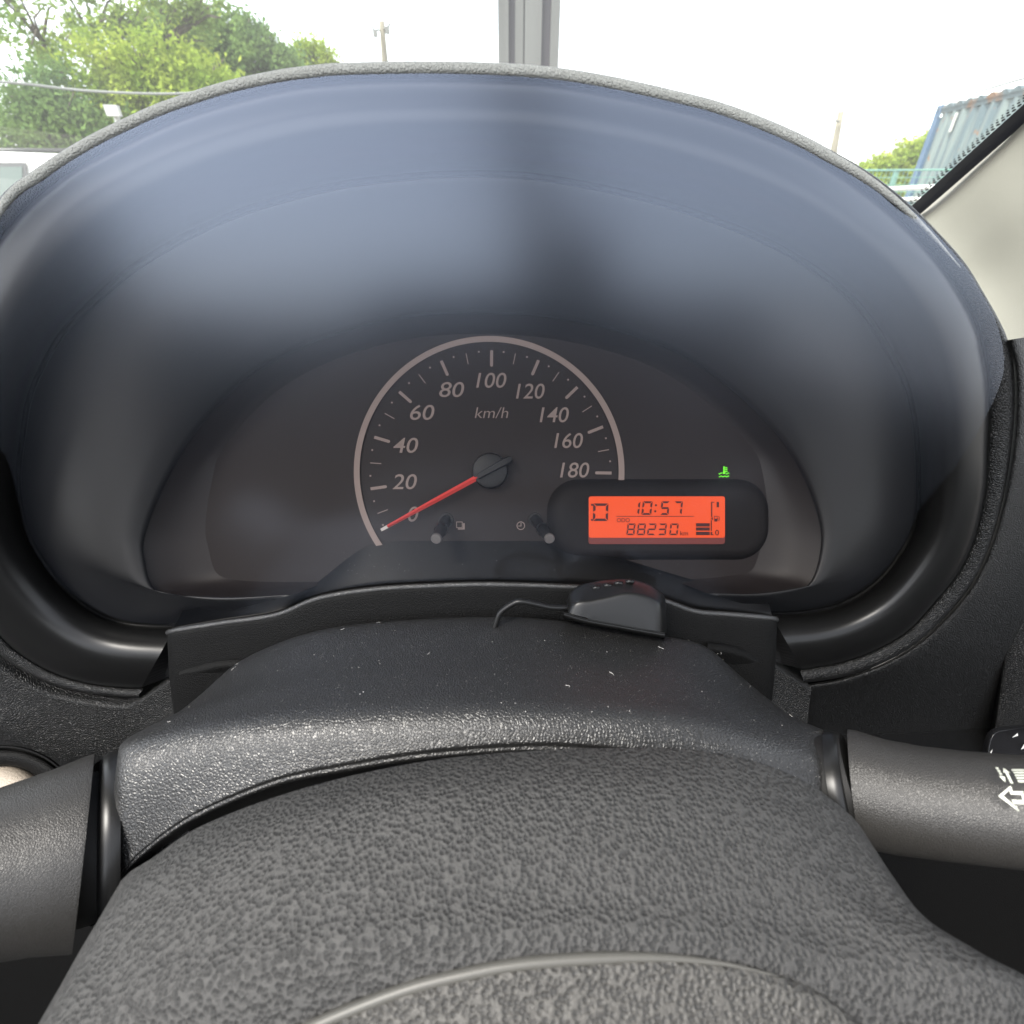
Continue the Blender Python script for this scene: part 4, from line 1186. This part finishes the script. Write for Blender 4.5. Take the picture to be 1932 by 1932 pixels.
fs += [tuple(n + j for j in range(n)), tuple(4 * n + n - 1 - j for j in range(n))]
edge_smooth(new_obj('body', vs, fs, M['carwhite'], car), 30)
def side(x, z, lift=.004): return Vector((x, CYY + max(0, z - .9) * .28 - lift, z))
def cx(q): return AT(q, 310, CYY).x
zt_, zb_ = ZR - .075, .93
for xa, xb, ta, tb in ((cx(26) - 1.02, cx(26), cx(26) - 1.0, cx(26) + .04), (cx(26) - 1.95, cx(26) - 1.1, cx(26) - 1.65, cx(26) - 1.08), (cx(62), cx(102), cx(72), cx(96))):
    wf = poly('window', [side(xa, zb_), side(xb - .06, zb_), side(tb, zt_), side(ta, zt_)], M['cartrim'], car)
    poly('pane', [side(xa + .04, zb_ + .03, .008), side(xb - .11, zb_ + .03, .008), side(tb - .05, zt_ - .035, .008), side(ta + .04, zt_ - .035, .008)], M['carglass'], wf)
tl = [side(cx(94), ZR - .095, .012), side(cx(114), ZR - .045, .012), side(cx(122), ZR - .40, .012), side(cx(108), ZR - .40, .012)]
poly('tail_lamp', tl, M['taillight'], car, Vector((0, .01, 0)))
MB().tube([Vector((XR - .2, CYY + .32, ZR + .035)), Vector((XR - 1.9, CYY + .32, ZR + .04))], .018, 8).build('roof_rail', M['cartrim'], car, True)
for wx in (XR - .62, XR - 3.3):
    tp = MB().tube([Vector((wx, CYY - .01, .31)), Vector((wx, CYY + .2, .31))], .31, 28).build('wheel', M['tyre'], car)
    MB().tube([Vector((wx, CYY - .02, .31)), Vector((wx, CYY + .05, .31))], .2, 20).build('wheel_rim', M['alloy'], tp)

# ---- blue shipping container on the right
M['cont'] = mat('faded_blue_container_paint', (0.16, 0.26, 0.30), 0.6, 0.3)
def rusty(m, c1, c2):
    b = m.node_tree.nodes['Principled BSDF']
    v = coords(m, (1.2, 5.0, .55))
    no = nd(m, 'ShaderNodeTexNoise', Scale=1.4, Detail=6.0); lk(m, v, no.inputs['Vector'])
    rr = nd(m, 'ShaderNodeMapRange'); rr.inputs[1].default_value = .42; rr.inputs[2].default_value = .62; lk(m, no.outputs['Fac'], rr.inputs[0])
    mx = nd(m, 'ShaderNodeMix', data_type='RGBA'); mx.inputs[6].default_value = (*c1, 1); mx.inputs[7].default_value = (*c2, 1); lk(m, rr.outputs[0], mx.inputs[0])
    v2 = coords(m, 3.0)
    n2 = nd(m, 'ShaderNodeTexNoise', Scale=1.6, Detail=7.0); lk(m, v2, n2.inputs['Vector'])
    r2 = nd(m, 'ShaderNodeMapRange'); r2.inputs[1].default_value = .63; r2.inputs[2].default_value = .72; lk(m, n2.outputs['Fac'], r2.inputs[0])
    m2 = nd(m, 'ShaderNodeMix', data_type='RGBA'); lk(m, mx.outputs[2], m2.inputs[6]); m2.inputs[7].default_value = (.22, .10, .045, 1); lk(m, r2.outputs[0], m2.inputs[0])
    lk(m, m2.outputs[2], b.inputs['Base Color'])
    return m
rusty(M['cont'], (.085, .12, .135), (.15, .185, .18))
M['contpost'] = vary(mat('blue_container_frame', (.10, .19, .30), .55, .35), (.055, .105, .18), (.08, .135, .205), 2.0)
M['contrail'] = vary(mat('rusty_container_rail', (.2, .2, .2), .7, .3), (.07, .095, .105), (.14, .078, .045), 3.2, 6, lo=.52, hi=.66)
pa, pb = AT(1770, 200, 12.3), AT(1932, 158, 9.95)
ztop = (pa.z + pb.z) / 2
pa.z = pb.z = 0
dirc = (pb - pa).normalized()
cont = empty('shipping_container', pa, 'rusty blue corrugated shipping container behind the right pillar', 'container')
nout = Vector((dirc.y, -dirc.x, 0))
if nout.x > 0: nout = -nout
def cp(s, o, z): return pa + dirc * s + nout * o + Vector((0, 0, z))
LC = 6.0
cor = []
pat = [(0, 0), (.07, 0), (.139, .036), (.209, .036)]
s = .18
while s < LC - .25:
    for ds, o in pat:
        cor.append((s + ds, -.05 + o))
    s += .278
rows = [[cp(s, o, z) for s, o in cor] for z in (.12, ztop - .12)]
grid_mesh('side_wall', rows, M['cont'], cont, False)
rail = [[cp(s, o + .008, ztop - .12 + dz) for s, o in cor] for dz in (-.012, .0)]
MB().add([cp(.16, -.012, ztop - .14), cp(LC, -.012, ztop - .14), cp(LC, -.012, ztop - .055), cp(.16, -.012, ztop - .055), cp(.16, -.08, ztop - .14), cp(LC, -.08, ztop - .14), cp(LC, -.08, ztop - .055), cp(.16, -.08, ztop - .055)],
         [(0, 1, 2, 3), (4, 7, 6, 5), (0, 4, 5, 1), (3, 2, 6, 7)]).build('top_rail', M['contrail'], cont)
rf = []
k = 0
while k * .05 < LC:
    s = k * .05
    rf.append((s, ztop - .03 + .034 * math.sin(2 * math.pi * s / .31)))
    k += 1
roof_rows = [[cp(s, .0 - o, z if o < 2.4 else z) for s, z in rf] for o in (0.005, .05, 1.2, 2.44)]
grid_mesh('roof_sheet', roof_rows, M['contrail'], cont, True)
rows = [[cp(s, .005, z) for s, z in rf], [cp(s, .005, ztop - .075) for s, z in rf]]
grid_mesh('roof_edge', rows, M['contrail'], cont, False)
for s in (0.08, LC - .08):
    MB().prism([cp(s - .08, .005, .12), cp(s + .08, .005, .12), cp(s + .08, .005, ztop - .19), cp(s - .08, .005, ztop - .19)], -nout * .16).build('corner_post', M['contpost'], cont)
    cc = MB(); z0, z1 = ztop - .188, ztop + .0
    ox, oz = .032, .05
    zc = (z0 + z1) / 2
    for x0_, x1_, za, zb2 in ((s - .082, s + .09, z0, zc - oz), (s - .082, s + .09, zc + oz, z1), (s - .082, s - ox, zc - oz, zc + oz), (s + ox, s + .09, zc - oz, zc + oz)):
        cc.prism([cp(x0_, .008, za), cp(x1_, .008, za), cp(x1_, .008, zb2), cp(x0_, .008, zb2)], -nout * .03)
    cc.build('corner_casting', M['contpost'], cont)
MB().prism([cp(.0, .0, .0), cp(LC, .0, .0), cp(LC, .0, .16), cp(.0, .0, .16)], -nout * .12).build('bottom_rail', M['contpost'], cont)
MB().prism([cp(.0, -2.44, .05), cp(LC, -2.44, .05), cp(LC, -2.44, ztop - .08), cp(.0, -2.44, ztop - .08)], nout * .03).build('side_wall', M['cont'], cont)
MB().prism([cp(LC, -.1, .05), cp(LC, -2.4, .05), cp(LC, -2.4, ztop - .08), cp(LC, -.1, ztop - .08)], -dirc * .03).build('end_wall', M['cont'], cont)
MB().prism([cp(.74, .006, ztop - .46), cp(.80, .006, ztop - .46), cp(.80, .006, ztop - .18), cp(.74, .006, ztop - .18)], -nout * .02).build('pale_patch', M['offwhite'], cont)

# ---- wire mesh fence in front of the container, with galvanised rails stacked before it
M['fence'] = mat('green_fence_wire', (.12, .24, .20), .5)
fe = empty('mesh_fence', ground_at(1700, 8.6), 'green wire mesh fence in front of the blue container', 'fence')
f0, f1 = AT(1560, 322, 8.6), AT(1835, 322, 8.2)
zf = f0.z
fm = MB()
for k in range(14):
    z = zf - k * .085
    fm.tube([Vector((f0.x, f0.y, z)), Vector((f1.x, f1.y, z))], .0045 if k else .012, 5)
kk = int((f1 - f0).length / .055)
for k in range(kk + 1):
    p = f0.lerp(f1, k / kk)
    fm.tube([Vector((p.x, p.y, zf)), Vector((p.x, p.y, zf - 1.15))], .0028, 4)
fm.build('wire_panel', M['fence'], fe)
for t in (0, .5, 1):
    p = f0.lerp(f1, t)
    MB().box((p.x, p.y + .03, zf / 2), (.05, .05, zf)).build('fence_post', M['fence'], fe)
M['galv'] = vary(mat('galvanised_rail', (.55, .56, .54), .45, .5), (.45, .46, .45), (.66, .66, .63), 3)
ra, rb_ = AT(1600, 356, 7.4), AT(1850, 344, 7.2)
for i, (dz, lab) in enumerate(((0, 'upper pale galvanised rail below the mesh fence'), (-.12, 'lower pale galvanised rail below the mesh fence'))):
    a, b = ra + Vector((0, 0, dz)), rb_ + Vector((0, 0, dz))
    o = MB().add([a, b, b + Vector((0, 0, -.05)), a + Vector((0, 0, -.05)), a + Vector((0, -.03, -.025)), b + Vector((0, -.03, -.025)), a + Vector((0, .04, -.025)), b + Vector((0, .04, -.025))],
                 [(0, 1, 5, 4), (4, 5, 2, 3), (0, 6, 7, 1), (6, 3, 2, 7)]).build('galvanised_rail', M['galv'], None)
    tag(o, lab, 'rail', 'galvanised rails by the fence')
